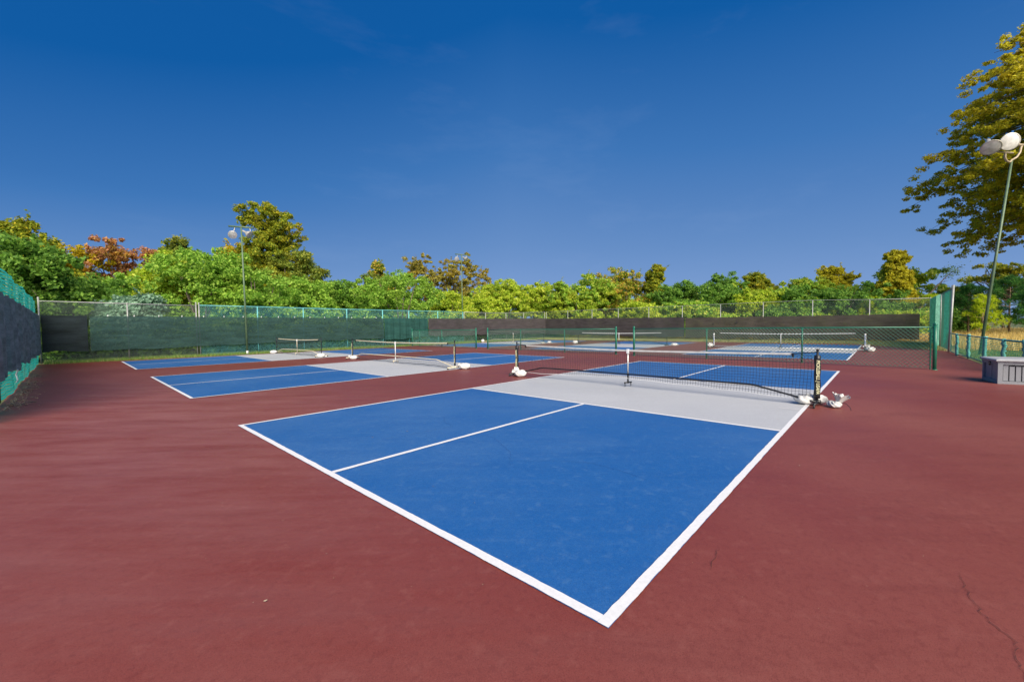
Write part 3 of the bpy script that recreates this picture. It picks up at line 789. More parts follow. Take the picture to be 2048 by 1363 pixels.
    for nn in (-1, 1): b.tube([P(ct + .025 * nn, .10, .09 * nn), P(ct + .025 * nn, .012, .09 * nn)], [.014, .008], 7)
    b.build('centre_foot', M['black_pl'] if foot == 'black_pl' else M[foot], root, True)
    # mesh
    if mesh:
        b = MB(); hz = []
        def bot(s): u = abs(s - ct) / ct; return hemz[1] + (hemz[0] - hemz[1]) * min(1, u ** .8) + .008 * math.sin(s * 7)
        def topz(s): u = abs(s - ct) / ct; return hc + (h - hc) * u ** 1.6 - .045
        nv_ = int((Ln - .16) / .052); nh = 13
        S0 = .08; ds = (Ln - .16) / nv_
        def q(i, j):
            s = S0 + ds * i; t = j / nh; z = bot(s) + (topz(s) - bot(s)) * t
            s2 = s + .018 * math.sin(z * 6 + s * 1.1) * (1 - t); return P(s2, z, .03 * math.sin(s * 2.3 + z * 3) * (1 - t))
        up_ = Vector((0, 0, 1))
        th = mesh_r
        for i in range(nv_ + 1):
            vs = []
            for j in range(nh + 1):
                p = q(i, j); vs += [p - d * th, p + d * th, p + nm * th * 1.7]
            fs = []
            for j in range(nh):
                for k in range(3): a = j * 3 + k; c_ = j * 3 + (k + 1) % 3; fs.append((a, c_, c_ + 3, a + 3))
            b.add(vs, fs)
        for j in range(0, nh + 1):
            vs = []
            for i in range(nv_ + 1):
                p = q(i, j); vs += [p - up_ * th, p + up_ * th, p + nm * th * 1.7]
            fs = []
            for i in range(nv_):
                for k in range(3): a = i * 3 + k; c_ = i * 3 + (k + 1) % 3; fs.append((a, c_, c_ + 3, a + 3))
            b.add(vs, fs)
        b.build('net_mesh', M['black_mesh'], root)
        b = MB(); b.tube([q(i, 0) for i in range(0, nv_ + 1, 3)], .006 if hem != 'black_pl' else .009, 6)
        b.build('bottom_hem', M[hem], root)
    return root

make_net('nearest net, black sleeves lettered PICKLEBALL and black bowed base bar', (6.90, -.10), (7.10, 6.90), text='PICKLEBALL | USAPA', hem='white_pl', centre='silver', tape='tape_grey', sleeve_r=.046, mesh_r=.0026)
make_net('net on the middle left court, black sleeves and cream bowed base bar', (7.15, 9.76), (7.32, 17.42), text='PICKLEBALL | USAPA', bar='cream', tape='cream', hem='black_pl', hemz=(.06, .05), centre='white_pl', foot='cream', mesh_r=.0018, sleeve_r=.03)
make_net('net on the farthest left court in front of the dark green windscreen', (7.0, 20.1), (6.8, 26.0), bar='cream', tape='cream', hem='black_pl', hemz=(.06, .05), centre='cream', foot='cream', mesh_r=.0016, sleeve_r=.022)
make_net('white-framed net on the far right court, white sleeves with blue print', (24.45, -.25), (25.0, 6.75), flat_bar=True, bar='white_pl', sleeve='white_pl', text='PICKLEBALL', tcol='text_b', centre='white_pl', hem='white_pl', foot='black_pl', mesh_r=.0014)
make_net('far net with dark slanted base bar on the middle far court', (25.3, 9.75), (25.4, 16.8), bar='black_pl', centre='white_pl', hem='black_mesh', mesh_r=.0014, sleeve_r=.026)
make_net('farthest net, cream bowed base bar, by the far grass corner', (25.0, 19.9), (24.6, 26.4), bar='cream', tape='black_pl', centre='cream', foot='cream', mesh_r=.0014, sleeve_r=.024)

# ------------------------------------------------------------------ sandbags
def sandbag(x, y, rz, ln, wd, ht, label, ruffle=None, seed=0, zoff=0):
    ln *= .78; wd *= .80; ht *= .86
    r = random.Random(seed); root = empty('sandbag', label, 'sandbag', (x, y, zoff), 'white sandbags weighing down the nets', rz)
    b = MB(); nu, nv = 28, 18; vs = []; ph = [r.uniform(0, 6.28) for _ in range(6)]
    for j in range(nv + 1):
        v = -math.pi / 2 + math.pi * j / nv
        for i in range(nu):
            u = 2 * math.pi * i / nu
            def sp(c, e): return math.copysign(abs(c) ** e, c)
            X = ln / 2 * sp(math.cos(v), .75) * sp(math.cos(u), .65); Y = wd / 2 * sp(math.cos(v), .75) * sp(math.sin(u), .65)
            Z = ht / 2 * sp(math.sin(v), .8)
            k = 1 - .42 * (abs(X) / (ln / 2)) ** 2.5
            Z = Z * k
            fold = .014 * math.sin(7 * u + 5 * v + ph[0]) + .010 * abs(math.sin(6.5 * u - 3 * v + ph[1])) + .008 * math.sin(X * 60 + Y * 35 + ph[2])
            vs.append((X + fold * math.cos(u), Y + fold * math.sin(u), max(.006, Z + ht * .45 + fold * .7)))
    b.add(vs, [(j * nu + i, j * nu + (i + 1) % nu, (j + 1) * nu + (i + 1) % nu, (j + 1) * nu + i) for j in range(nv) for i in range(nu)])
    b.build('sack', M['bag'], root, True)
    if ruffle:
        rx, ry, rs, tz = ruffle
        b = MB(); n = 30; rows = 7; vs = []
        ax = Vector((rx, ry, tz)).normalized(); u_ = ax.orthogonal().normalized(); w_ = ax.cross(u_)
        org = Vector((math.copysign(ln / 2 - .02, rx) if abs(rx) > abs(ry) else 0, 0 if abs(rx) > abs(ry) else math.copysign(wd / 2 - .02, ry), ht * .38))
        for j in range(rows):
            t = j / (rows - 1); rad_ = rs * (.16 + .75 * t ** 1.3)
            for i in range(n):
                q = 2 * math.pi * i / n; fl = 1 + (.14 * math.sin(5 * q + ph[3]) + .17 * math.sin(11 * q + ph[4])) * t
                z = rs * 1.5 * t * (1 + .13 * math.sin(7 * q + ph[5]) * t) + r.gauss(0, .006) * t
                p = org + ax * z + (u_ * math.cos(q) + w_ * math.sin(q)) * rad_ * fl
                p.z = max(.008, p.z); vs.append(p)
        b.add(vs, [(j * n + i, j * n + (i + 1) % n, (j + 1) * n + (i + 1) % n, (j + 1) * n + i) for j in range(rows - 1) for i in range(n)])
        b.build('tied_neck', M['bag'], root, True)
    return root
sandbag(6.93, 6.62, rad(-40), .40, .30, .22, 'plump white sandbag with a tied ruffle at the left foot of the nearest net', (-.6, .9, .14, .35), 1)
sandbag(7.02, .0, rad(-47), .66, .30, .21, 'cream-white sandbag lying under the right post of the nearest net', None, 2)
sandbag(6.90, -.33, rad(-50), .20, .20, .12, 'white sandbag with torn upright neck right of the nearest net', (.35, -.2, .12, 1.5), 3)
sandbag(7.22, 17.10, rad(-40), .42, .30, .20, 'white sandbag with knot at the left foot of the middle left net', (-.8, .6, .08, .9), 4)
sandbag(7.35, 9.48, rad(-50), .46, .32, .24, 'round white sandbag at the right foot of the middle left net', (-.8, .6, .07, 1.2), 5)
sandbag(6.55, 25.75, rad(-40), .46, .32, .22, 'flat white sandbag at the left foot of the farthest left net', None, 6)
sandbag(6.85, 19.80, rad(-50), .50, .34, .24, 'domed white sandbag at the right foot of the farthest left net', (.9, -.4, .06, .1), 7)
sandbag(25.0, 6.95, rad(-50), .48, .36, .30, 'white sandbag at the left foot of the white-framed net', (.3, .5, .12, 1.2), 8)
sandbag(24.15, -.45, rad(-50), .42, .34, .28, 'lower white sandbag at the right foot of the white-framed net', (-.3, .3, .14, 1.4), 9)
sandbag(25.2, 16.95, rad(-20), .50, .36, .32, 'hunched white sandbag at the left foot of the middle far net', None, 10)
sandbag(25.5, 9.35, rad(-50), .52, .34, .22, 'long white sandbag at the right foot of the middle far net', (.9, -.3, .06, 0), 11)
sandbag(24.2, 26.4, rad(-50), .34, .30, .34, 'small white sandbag at the left foot of the farthest net', None, 12)
sandbag(25.2, 19.5, rad(-50), .42, .32, .22, 'small white sandbag at the right foot of the farthest net', None, 13)
b = MB(); b.tube([(6.82, -.42, .11), (6.79, -.49, .10), (6.76, -.54, .05), (6.75, -.555, .0)], .004, 5)
tag(b.build('cord', M['black_pl']), 'thin black cord curling from the torn sandbag to the ground', 'cord')

# ------------------------------------------------------------------ light poles
def lamp(c, aim, dia, root, lens='lens'):
    a = Vector(aim).normalized(); r = dia / 2
    b = MB(); b.lathe([(r * 1.03, .0), (r, -.02), (r * .88, -.12 * dia / .5), (r * .62, -.24 * dia / .5), (r * .30, -.33 * dia / .5), (r * .26, -.55 * dia / .5), (r * .2, -.6 * dia / .5), (.001, -.6 * dia / .5)], c, a, 24)
    h = b.build('lamp_housing', M['shell'], root, True)
    b = MB(); b.lathe([(.001, .03), (r * .4, .025), (r * .75, .012), (r * .97, -.005)], c, a, 24)
    b.build('lens', M[lens], h, True)
    b = MB(); b.lathe([(r * .97, .002), (r * 1.06, .004), (r * 1.06, -.02), (r * .98, -.02)], c, a, 24)
    b.build('rim', M['shell'], h, True)
    return h
def tpole(label, base, top, bar_half, lamps, dia, r0=.055):
    root = empty('light_pole', label, 'light pole')
    b = MB(); b.tube([base, top], [r0, r0 * .7], 10); b.lathe([(r0 * 2, 0), (r0 * 2, .015), (r0, .03)], (base[0], base[1], .0), (0, 0, 1), 10)
    b.build('pole', M['pole_green'], root, True)
    T = Vector(top); dv = Vector((.7377, -.675, 0))   # crossbar direction
    b = MB(); b.tube([T - dv * bar_half + Vector((0, 0, .05)), T + dv * bar_half + Vector((0, 0, -.05))], .05, 8); b.build('crossbar', M['pole_green'], root, True)
    for s, aim in lamps:
        c = T + dv * s + Vector((-.1, -.1, -.48)) 
        lamp(c, aim, dia, root, 'lens_dull')
        b = MB(); b.tube([T + dv * s * .85, c + Vector((.05, .05, .12))], .018, 6); b.build('lamp_bracket', M['shell'], root, True)
    return root
tpole('left light pole with two round lamps, rising behind the first posts of the green windscreen', (5.46, 26.75, 0), (5.32, 26.55, 7.35), .68, [(-.40, (-.3, -.9, -.35)), (.55, (.55, -.65, -.5))], .42)
b = MB(); b.lathe([(.06, 0), (.062, .16), (.05, .18)], (5.46, 26.75, .03), (0, 0, 1), 10); tag(b.build('pole_sleeve', M['white_pl'], None, True), 'small white cap at the foot of the left light pole', 'pole cap')
tpole('distant light pole with two round lamps in front of the brown trees', (25.4, 30.6, 0), (25.3, 30.5, 8.7), .62, [(-.45, (-.3, -.9, -.35)), (.52, (.3, -.8, -.5))], .45)
root = empty('light_pole', 'leaning light pole at the right with two large floodlights against the big tree', 'light pole')
PB, PT = Vector((22.9, -3.75, 0)), Vector((23.80, -4.55, 7.72))
b = MB(); b.tube([PB, PT], [.052, .037], 12); b.build('pole', M['pole_green'], root, True)
rv = Vector((.7377, -.675, 0)); uz = Vector((0, 0, 1)); toc = Vector((-.74, -.67, 0)).normalized() * 0 + Vector((-.73, .0, 0))
b = MB(); b.tube([PT + rv * -.30 + uz * .28, PT + rv * -.30 + uz * .10, PT + rv * -.22 - uz * .02, PT + rv * -.08 - uz * .06, PT + uz * .02, PT + rv * .22 + uz * .14, PT + rv * .36 + uz * .34, PT + rv * .42 + uz * .62], .036, 10)
b.build('bracket', M['pole_rust'], root, True)
b = MB(); b.tube([PT + rv * -.95 + uz * .34, PT + rv * .05 + uz * .30], .03, 8); b.build('lamp_mount', M['pole_rust'], root, True); b = MB(); b.tube([PT + rv * .25 + uz * .62, PT + rv * .5 + uz * .62], .05, 8)
b.build('lamp_mount', M['pole_rust'], root, True)
lamp(PT + rv * -.50 + uz * .60 + Vector((-.2, -.2, 0)), (-.88, -.42, -.22), .60, root)
lamp(PT + rv * -1.22 + uz * .38 + Vector((-.15, -.15, 0)), (-.80, -.05, -.75), .56, root)

# ------------------------------------------------------------------ storage box
bx = empty('storage_box', 'grey wood-look plastic deck box at the right edge by the low netting fence', 'storage box', (12.34, -2.81, 0), None, math.atan2(.13, .86))
# local x: depth (away), local -y: length to the right
DP, LN, HT = .87, 1.55, .50
b = MB()
for (x0, y0) in ((0, 0), (DP - .07, 0), (0, -LN + .075), (DP - .07, -LN + .075)):
    b = MB(); b.box((x0 + .035, y0 - .0375, HT / 2), (.07, .075, HT)); b.build('corner_post', M['box_l'], bx)
for cc, dd in (((DP / 2, -.030, .035), (DP - .14, .05, .07)), ((DP / 2, -.030, HT - .035), (DP - .14, .05, .07)), ((.03, -LN / 2, .03), (.05, LN - .15, .06)), ((.03, -LN / 2, HT - .035), (.05, LN - .15, .07))):
    b = MB(); b.box(cc, dd); b.build('rail', M['box_l'], bx)
b = MB(); b.box((DP / 2, -LN / 2, HT / 2 + .005), (DP - .1, LN - .1, HT - .03)); b.build('liner', M['box_gap'], bx)
for k in range(2):
    b = MB(); wdt = (DP - .14) / 2 - .024; xx = .07 + .012 + wdt / 2 + k * (wdt + .024)
    b.box((xx, -.046, HT / 2), (wdt, .022, HT - .14)); b.build('side_plank', M['box_l'], bx)
npl = 15
for k in range(npl):
    b = MB(); wdt = (LN - .15) / npl - .020; yy = -.075 - .016 - wdt / 2 - k * (wdt + .020)
    b.box((.046, yy, HT / 2 - (.0 if k < 1 or k > npl - 2 else .02)), (.022, wdt, HT - (.14 if k < 1 or k > npl - 2 else .18))); b.build('front_plank', M['box_l'], bx)
b = MB(); b.box((.036, -LN / 2, HT - .088), (.03, LN - .5, .024)); b.build('handle_slot', M['box_gap'], bx)
b = MB()
lidp = [(-.03, .0), (-.03, .03), (-.012, .05), (.03, .062)]
vs = []
prof = [(-.035, HT), (-.04, HT + .028), (-.028, HT + .045), (.03, HT + .058)]
rings = []
for off_, z in prof:
    o_ = off_
    rings.append([(o_, -o_, z), (DP - o_, -o_, z), (DP - o_, -LN + o_, z), (o_, -LN + o_, z)])
vs = [p for rg in rings for p in rg]
fs = [(i * 4 + k, i * 4 + (k + 1) % 4, (i + 1) * 4 + (k + 1) % 4, (i + 1) * 4 + k) for i in range(3) for k in range(4)] + [(12, 13, 14, 15), (3, 2, 1, 0)]
b.add(vs, fs); ld = b.build('lid', M['box_lid'], bx)
b = MB(); b.box((.42, .0, HT - .05), (.05, .03, .03)); b.box((.45, .0, HT - .10), (.018, .03, .035)); b.tube([(.40, .012, HT - .03), (.47, .012, HT - .055)], .008, 6)
b.build('latch', M['black_pl'], bx)

# holes and tufts in brown screen, hanging leaves by far fence
for i, (y, z, s) in enumerate([(12.9, 1.5, .08), (9.9, 1.45, .07), (9.5, 1.45, .05), (8.1, 1.5, .10)]):
    b = MB(); g_ = random.Random(i); pts_ = []
    for k in range(9):
        t = k * 6.283 / 9; rr = s * g_.uniform(.6, 1.2); pts_.append((35.74, y + rr * math.cos(t), z + rr * math.sin(t)))
    b.add(pts_, [tuple(range(9))]); b.build('x', M['rubber']).name = 'torn_patch'
    o = bpy.data.objects['torn_patch'] if i == 0 else C.objects[-1]
for i, o in enumerate([o for o in C.objects if o.name.startswith('torn_patch')]):
    tag(o, 'small dark torn patch in the far windscreen', 'patch', 'torn patches in the far windscreens')
# ------------------------------------------------------------------ vegetation
def outside(P):
    """keep foliage out of the fenced courts"""
    x, y = P[:, 0], P[:, 1]
    north = np.where(x < 15, 27.75, 27.75 + np.clip((x - 15) / 9, 0, 1) * 1.25)
    return ~((x < 36.45) & (y < north) & (x > -2.9) & (y > -3.6))

def leaf_quads(Cn, size, g, out=None, elong=1.6, up=.75):
    n = len(Cn)
    nrm = g.normal(0, 1, (n, 3)); nrm[:, 2] += up
    if out is not None: nrm += out * .9
    nrm /= np.linalg.norm(nrm, axis=1)[:, None] + 1e-9
    a = np.cross(nrm, g.normal(0, 1, (n, 3))); a /= np.linalg.norm(a, axis=1)[:, None] + 1e-9
    b_ = np.cross(nrm, a)
    s = size * g.uniform(.55, 1.3, n)[:, None]
    V = np.stack([Cn - a * s * elong / 2, Cn + b_ * s / 2, Cn + a * s * elong / 2, Cn - b_ * s / 2], 1)
    return V.reshape(-1, 3)

def clump_points(g, centers, radii, per, flat=.7):
    k = len(centers); idx = np.repeat(np.arange(k), per)
    d = g.normal(0, 1, (len(idx), 3)); d /= np.linalg.norm(d, axis=1)[:, None]
    rr = g.random(len(idx)) ** .5
    off = d * rr[:, None] * radii[idx][:, None]; off[:, 2] *= flat
    return centers[idx] + off, d

def tree(x, y, h, w, kind, shape, label, seed, cat=None, leaf=.12, dens=1.0, quiet=False):
    g = np.random.default_rng(seed); r = random.Random(seed)
    nm = {'pine': 'pine_tree', 'bush': 'leafy_tree' if h > 4.6 else 'shrub'}.get(shape, 'leafy_tree')
    ct = cat or ('pine' if shape == 'pine' else 'shrub' if nm == 'shrub' else 'tree')
    if shape == 'bush' and y > 28: h *= 1.05
    root = empty(nm, label, ct, (x, y, 0), None)
    O = np.array([x, y, 0.])
    tb = MB(); cen = []; rd = []
    def blob(c, rx, rz, n, shell=.35, rmin=.28, rmax=.6):
        d = g.normal(0, 1, (n, 3)); d /= np.linalg.norm(d, axis=1)[:, None]
        q = 1 - shell * g.random(n) ** 1.5
        P = np.array(c) + d * q[:, None] * np.array([rx, rx, rz])
        k = P[:, 2] > .15
        cen.append(P[k]); rd.append(g.uniform(rmin, rmax, k.sum()))
    zc = h * .5
    if shape == 'bush':
        blob((0, 0, h * .42), w * .44, h * .44, int(120 * dens), .3, .26, .55)
        for i in range(16):
            a = r.uniform(0, 6.28); q = r.uniform(.12, .40) * w; zz = h * r.uniform(.25, .86)
            q *= 1.15 - .75 * max(0, zz / h - .3)
            rr = w * r.uniform(.09, .20)
            blob((q * math.cos(a), q * math.sin(a), min(zz, h - rr * .55)), rr, rr * .8, int(20 * dens), .5, .2, .5)
        per = 82
    elif shape in ('open', 'sparse'):
        base = h * .30; nb = 26 if shape == 'open' else 24
        for i in range(nb):
            a = r.uniform(0, 6.28); zz = base + (h - base) * r.random() ** .75 * .95
            q = w * .5 * r.uniform(.1, 1) * math.sin(min(1, .25 + .8 * (h * 1.04 - zz) / (h - base)) * math.pi / 2 * 1.0)
            rr = w * r.uniform(.07, .15)
            c = (q * math.cos(a), q * math.sin(a), zz)
            blob(c, rr * 1.25, rr, 14 if shape == 'open' else 13, 1.0, .15, .42)
            st = h * r.uniform(.15, .5)
            tb.tube([(0, 0, st), (c[0] * .5, c[1] * .5, (st + zz) / 2 + .2), c, (c[0] * 1.1, c[1] * 1.1, zz + .25)], [.05, .03, .016, .005], 5)
        if shape == 'open': blob((0, 0, h * .62), w * .36, h * .30, 60, .9, .15, .4)
        blob((0, 0, h * .28), w * .36, h * .28, 60, .6, .2, .4)
        per = 62 if shape == 'open' else 60
    elif shape == 'column':
        n = 9
        for i in range(n):
            t = i / (n - 1); zz = h * (.12 + .80 * t); rr = w * (.54 - .30 * t + .07 * r.uniform(-1, 1))
            if h > 10 and t > .55: rr *= 1.25
            blob((r.gauss(0, w * .07), r.gauss(0, w * .07), zz), rr, h * .10, int(70 + 60 * (1 - t)), .8, .18, .42)
        for i in range(7):
            a = r.uniform(0, 6.28); zz = h * r.uniform(.7, 1.0); q = w * .25
            c = (q * math.cos(a), q * math.sin(a), zz - .2); blob(c, .3, .3, 5, .6, .15, .32)
            tb.tube([(0, 0, zz - 1), c], [.05, .012], 5)
        per = 95
    elif shape == 'flat':
        for i in range(24):
            a = r.uniform(0, 6.28); q = r.uniform(.05, .5) * w; zz = h * (1 - .34 * r.random() - .16 * (2 * q / w) ** 2)
            c = (q * math.cos(a), q * math.sin(a), zz); blob(c, w * .11, .32, 10, .6, .25, .5)
            tb.tube([(0, 0, h * .45), (c[0] * .55, c[1] * .55, h * .72), c], [.13, .07, .02], 5)
        per = 55
    elif shape == 'pine':
        V = []; n = int((34 if w > 3 else 20) * (h / 4) ** .5)
        for i in range(n):
            t = (i + .5) / n; zz = h * (.22 + .76 * t); a = i * 2.4 + r.uniform(-.4, .4); q = w * .5 * (1.02 - t) ** .6 * r.uniform(.65, 1.1)
            e = np.array([q * math.cos(a), q * math.sin(a), zz + q * .28]); s_ = np.array([0, 0, zz])
            tb.tube([tuple(s_), tuple((s_ + e) / 2 + np.array([0, 0, -.04])), tuple(e)], [.03, .02, .008], 4)
            for k in range(9 if w > 3 else 7):
                u = .30 + .70 * (k + 1) / (9 if w > 3 else 7); c = s_ + (e - s_) * u + g.normal(0, .11, 3); m = 42
                dd = g.normal(0, 1, (m, 3)) + np.array([math.cos(a), math.sin(a), .9]) * .8; dd /= np.linalg.norm(dd, axis=1)[:, None]
                L_ = g.uniform(.16, .34, m)[:, None]; sd_ = np.cross(dd, g.normal(0, 1, (m, 3))); sd_ /= np.linalg.norm(sd_, axis=1)[:, None]
                c0 = c + O + dd * .02; wv = .013
                V.append(np.stack([c0 - sd_ * wv, c0 + dd * L_ * .5 - sd_ * wv * 1.2, c0 + dd * L_, c0 + dd * L_ * .5 + sd_ * wv * 1.2], 1).reshape(-1, 3))
        V = np.concatenate(V); ok = outside(V.reshape(-1, 4, 3)[:, 0]); V = V.reshape(-1, 4, 3)[ok].reshape(-1, 3)
        o = fast_mesh('crown', V - O, 4, M['leaf_' + kind], root)
        tb.tube([(0, 0, 0), (.03, .02, h * .5), (0, 0, h * .97)], [.075, .055, .015], 7)
        tb.build('trunk', M['bark_pale'], root, True)
        return root
    cen = np.concatenate(cen); rd = np.concatenate(rd)
    if shape != 'flat':
        cen[:, 2] *= (h - .30) / cen[:, 2].max()
        if shape == 'bush': cen[:, :2] *= 1.2
    P, d = clump_points(g, cen, rd, per)
    # stray sprigs that break up the outline
    topm = cen[:, 2] > h * .45
    sp = cen[topm][g.integers(0, max(1, topm.sum()), 46)]
    dirs = g.normal(0, 1, (46, 3)); dirs[:, 2] = np.abs(dirs[:, 2]) + .6; dirs /= np.linalg.norm(dirs, axis=1)[:, None]
    ln_ = g.uniform(.3, .85, 46)
    tt = g.random((46, 20)); Q = sp[:, None] + dirs[:, None] * (tt * ln_[:, None])[:, :, None] + g.normal(0, .045, (46, 20, 3))
    P = np.concatenate([P, Q.reshape(-1, 3)]); d = np.concatenate([d, np.repeat(dirs, 20, 0)])
    for i in range(0, 46, 3):
        tb.tube([tuple(sp[i]), tuple(sp[i] + dirs[i] * ln_[i])], [.014, .005], 4)
    ok = (P[:, 2] > .05) & outside(P + O) & (P[:, 2] < h + .5); P = P[ok]; d = d[ok]
    V = leaf_quads(P, leaf, g, d)
    fast_mesh('crown', V, 4, M['leaf_' + kind], root)
    for i in range(5):
        a = r.uniform(0, 6.28); q = w * .2
        tb.tube([(0, 0, 0), (q * .4 * math.cos(a), q * .4 * math.sin(a), h * .35), (q * math.cos(a), q * math.sin(a), h * .78)], [.10, .06, .015], 6)
    tb.build('trunk', M['twig'], root, True)
    return root

TREES = [
(-3.5, 30.0, 5.9, 5.5, 'green', 'bush', 'dark green dense tree rising behind the left end of the netted side fence'),
(-3.1, 37.0, 8.4, 4.5, 'goldgreen', 'open', 'tall olive and gold tree, highest of the trees at the left edge'),
(-1.8, 41.1, 7.8, 5.9, 'yellow', 'open', 'airy yellow autumn tree just left of the orange one'),
(-1.4, 31.1, 4.5, 5.1, 'green', 'bush', 'rounded green vine-covered tree below the yellow autumn tree'),
(1.1, 41.0, 8.2, 7.4, 'orange', 'open', 'orange and pink autumn tree, the reddest crown in the row'),
(0.7, 29.5, 3.4, 3.0, 'grey', 'bush', 'low grey-green shrub just above the fence under the orange tree'),
(4.8, 44.6, 9.6, 4.8, 'olive', 'open', 'dark olive flat-topped tree right of the orange autumn tree'),
(3.3, 35.7, 6.6, 4.5, 'lime', 'bush', 'yellow-green tree between the orange tree and the left light pole'),
(4.4, 31.5, 6.6, 6.8, 'mid', 'bush', 'broad bright green tree left of the left light pole'),
(8.3, 37.8, 8.7, 4.9, 'yellow', 'open', 'yellow leafy tree behind the lamps of the left light pole'),
(9.6, 35.4, 11.7, 5.0, 'goldgreen', 'column', 'tallest tree in the row, narrow vine-draped gold and green'),
(10.7, 34.0, 7.5, 4.4, 'olive', 'bush', 'sloping olive shoulder of vines right of the tallest tree'),
(6.9, 29.9, 5.8, 5.7, 'mid', 'bush', 'dense fresh green tree directly behind the left light pole'),
(11.0, 31.7, 5.2, 5.0, 'mid', 'bush', 'mid green rounded tree at the foot of the tallest tree'),
(14.1, 32.5, 5.4, 5.0, 'green', 'bush', 'low dark green tree in the dip right of the tallest tree'),
(16.9, 34.5, 6.2, 4.2, 'olive', 'bush', 'olive small tree left of the spiky orange one'),
(20.3, 37.2, 8.4, 3.1, 'orangegreen', 'open', 'slim spiky tree with orange tips above the green screen'),
(17.8, 30.0, 6.4, 8.2, 'mid', 'bush', 'large round green tree left of the distant middle light pole'),
(28.8, 41.2, 10.7, 9.4, 'brown', 'open', 'sparse golden brown tree left of the middle light pole'),
(33.2, 39.0, 11.2, 10.7, 'brown', 'open', 'thin brown-olive tree right behind the middle light pole'),
(25.6, 32.4, 5.0, 4.2, 'lime', 'bush', 'bright lime shrub at the foot of the middle light pole'),
(29.8, 32.6, 4.9, 5.1, 'lime', 'bush', 'low yellow-lime shrub right of the middle light pole'),
(33.2, 32.1, 7.0, 6.2, 'lime', 'bush', 'yellow-green round tree behind the far corner of the fence'),
(37.9, 31.2, 6.7, 5.9, 'lime', 'bush', 'smaller yellow-green tree just right of the far fence corner'),
(39.5, 27.5, 6.8, 6.7, 'limemid', 'bush', 'leafy yellow-green tree left of the orange-topped tree'),
(42.2, 25.2, 7.7, 6.8, 'limemid', 'bush', 'green tree with pale upright shoots beside the orange-topped tree'),
(45.3, 23.6, 8.9, 7.6, 'orangegreen', 'bush', 'green tree with an orange-red top above the far black screen'),
(39.1, 26.2, 5.2, 6.5, 'lime', 'bush', 'low lime shrub showing above the far screen near the corner'),
(46.2, 19.4, 8.8, 3.0, 'goldgreen', 'column', 'slim twin-topped vine-clad tree right of the orange-topped tree'),
(45.1, 16.9, 6.5, 6.3, 'green', 'bush', 'dark green tree below the slim twin-topped one'),
(39.2, 17.9, 4.1, 5.8, 'lime', 'bush', 'lime shrub reaching over the far fence rail, left of the dark tree'),
(45.3, 13.0, 7.0, 8.1, 'green', 'bush', 'dark green round tree with ragged top in the far row'),
(39.9, 13.6, 3.9, 5.5, 'limemid', 'bush', 'pale yellow-green shrub in front of the dark round tree'),
(51.3, 9.7, 7.4, 4.5, 'goldgreen', 'open', 'small golden-topped tree right of the dark round tree'),
(45.3, 8.9, 5.1, 6.6, 'lime', 'bush', 'lime yellow tree under the golden-topped one'),
(47.9, 5.7, 5.1, 6.6, 'limemid', 'bush', 'low mixed green tree in the dip of the far row'),
(53.2, 3.0, 7.6, 4.5, 'gold', 'open', 'golden airy tree with bare twigs poking above the green row'),
(46.2, 2.6, 5.2, 9.3, 'green', 'bush', 'wide dark green tree under the golden airy tree'),
(41.9, 5.5, 3.2, 4.5, 'green', 'bush', 'low deep green shrub just above the far rail'),
(48.3, -1.7, 8.0, 3.2, 'gold', 'column', 'tall ragged golden vine-covered tree right of centre'),
(44.8, 0.1, 3.6, 2.6, 'limeyel', 'pine', 'bright lime young pine behind the brown screen'),
(46.3, -1.9, 3.4, 6.0, 'green', 'bush', 'dark green shrub below the tall ragged golden tree'),
(45.3, -3.7, 3.5, 2.4, 'limeyel', 'pine', 'bright lime young pine left of the green tarp'),
(58.1, -6.0, 4.9, 4.5, 'gold', 'sparse', 'thin pale orange tree behind the top of the green tarp'),
(50.1, -6.2, 4.4, 5.1, 'pinegreen', 'pine', 'dark pine just left of the leaning light pole'),
(47.8, -8.1, 4.7, 5.8, 'pinegreen', 'pine', 'larger dark pine right of the leaning light pole'),
(44.0, -6.3, 3.2, 2.3, 'limeyel', 'pine', 'small bright lime pine with a pale trunk beside the leaning pole'),
(72.6, -11.4, 8.3, 11.1, 'goldgreen', 'flat', 'flat wide golden-green canopy high behind the dark pines'),
(56.2, -5.5, 3.9, 3.9, 'green', 'bush', 'dark shrub behind the tall fence panel with the green tarp'),
(45.7, -9.1, 3.7, 4.0, 'pinegreen', 'pine', 'dark pine cut by the right edge of the picture'),

]
for i, t in enumerate(TREES):
    tree(*t, seed=100 + i, leaf=.115 if math.hypot(t[0], t[1]) < 42 else .135)

# leaning bare branch beside the ragged golden tree
root = empty('leaning_branch', 'dark leaning dead branch against the sky left of the green tarp', 'branch', (46.8, -3.6, 0))
b = MB(); b.tube([(-.5, .9, 0), (-.2, .5, 2.6), (.25, -.2, 3.9), (.8, -1.05, 5.1), (1.2, -1.5, 5.6)], [.09, .075, .055, .03, .012], 6)
for k in range(9):
    z = 3.4 + k * .25; t = (z - 2.6) / 3; bx_, by_ = -.2 + 1.3 * t, .5 - 2.0 * t
    b.tube([(bx_, by_, z), (bx_ + random.uniform(-.4, .5), by_ + random.uniform(-.7, .5), z + random.uniform(.1, .6))], [.02, .006], 4)
b.build('limb', M['twig'], root, True)
g = np.random.default_rng(9); P = np.array([1.1, -1.4, 5.5]) + g.normal(0, .32, (260, 3)); fast_mesh('leaves', leaf_quads(P, .09, g), 4, M['leaf_grey'], root)

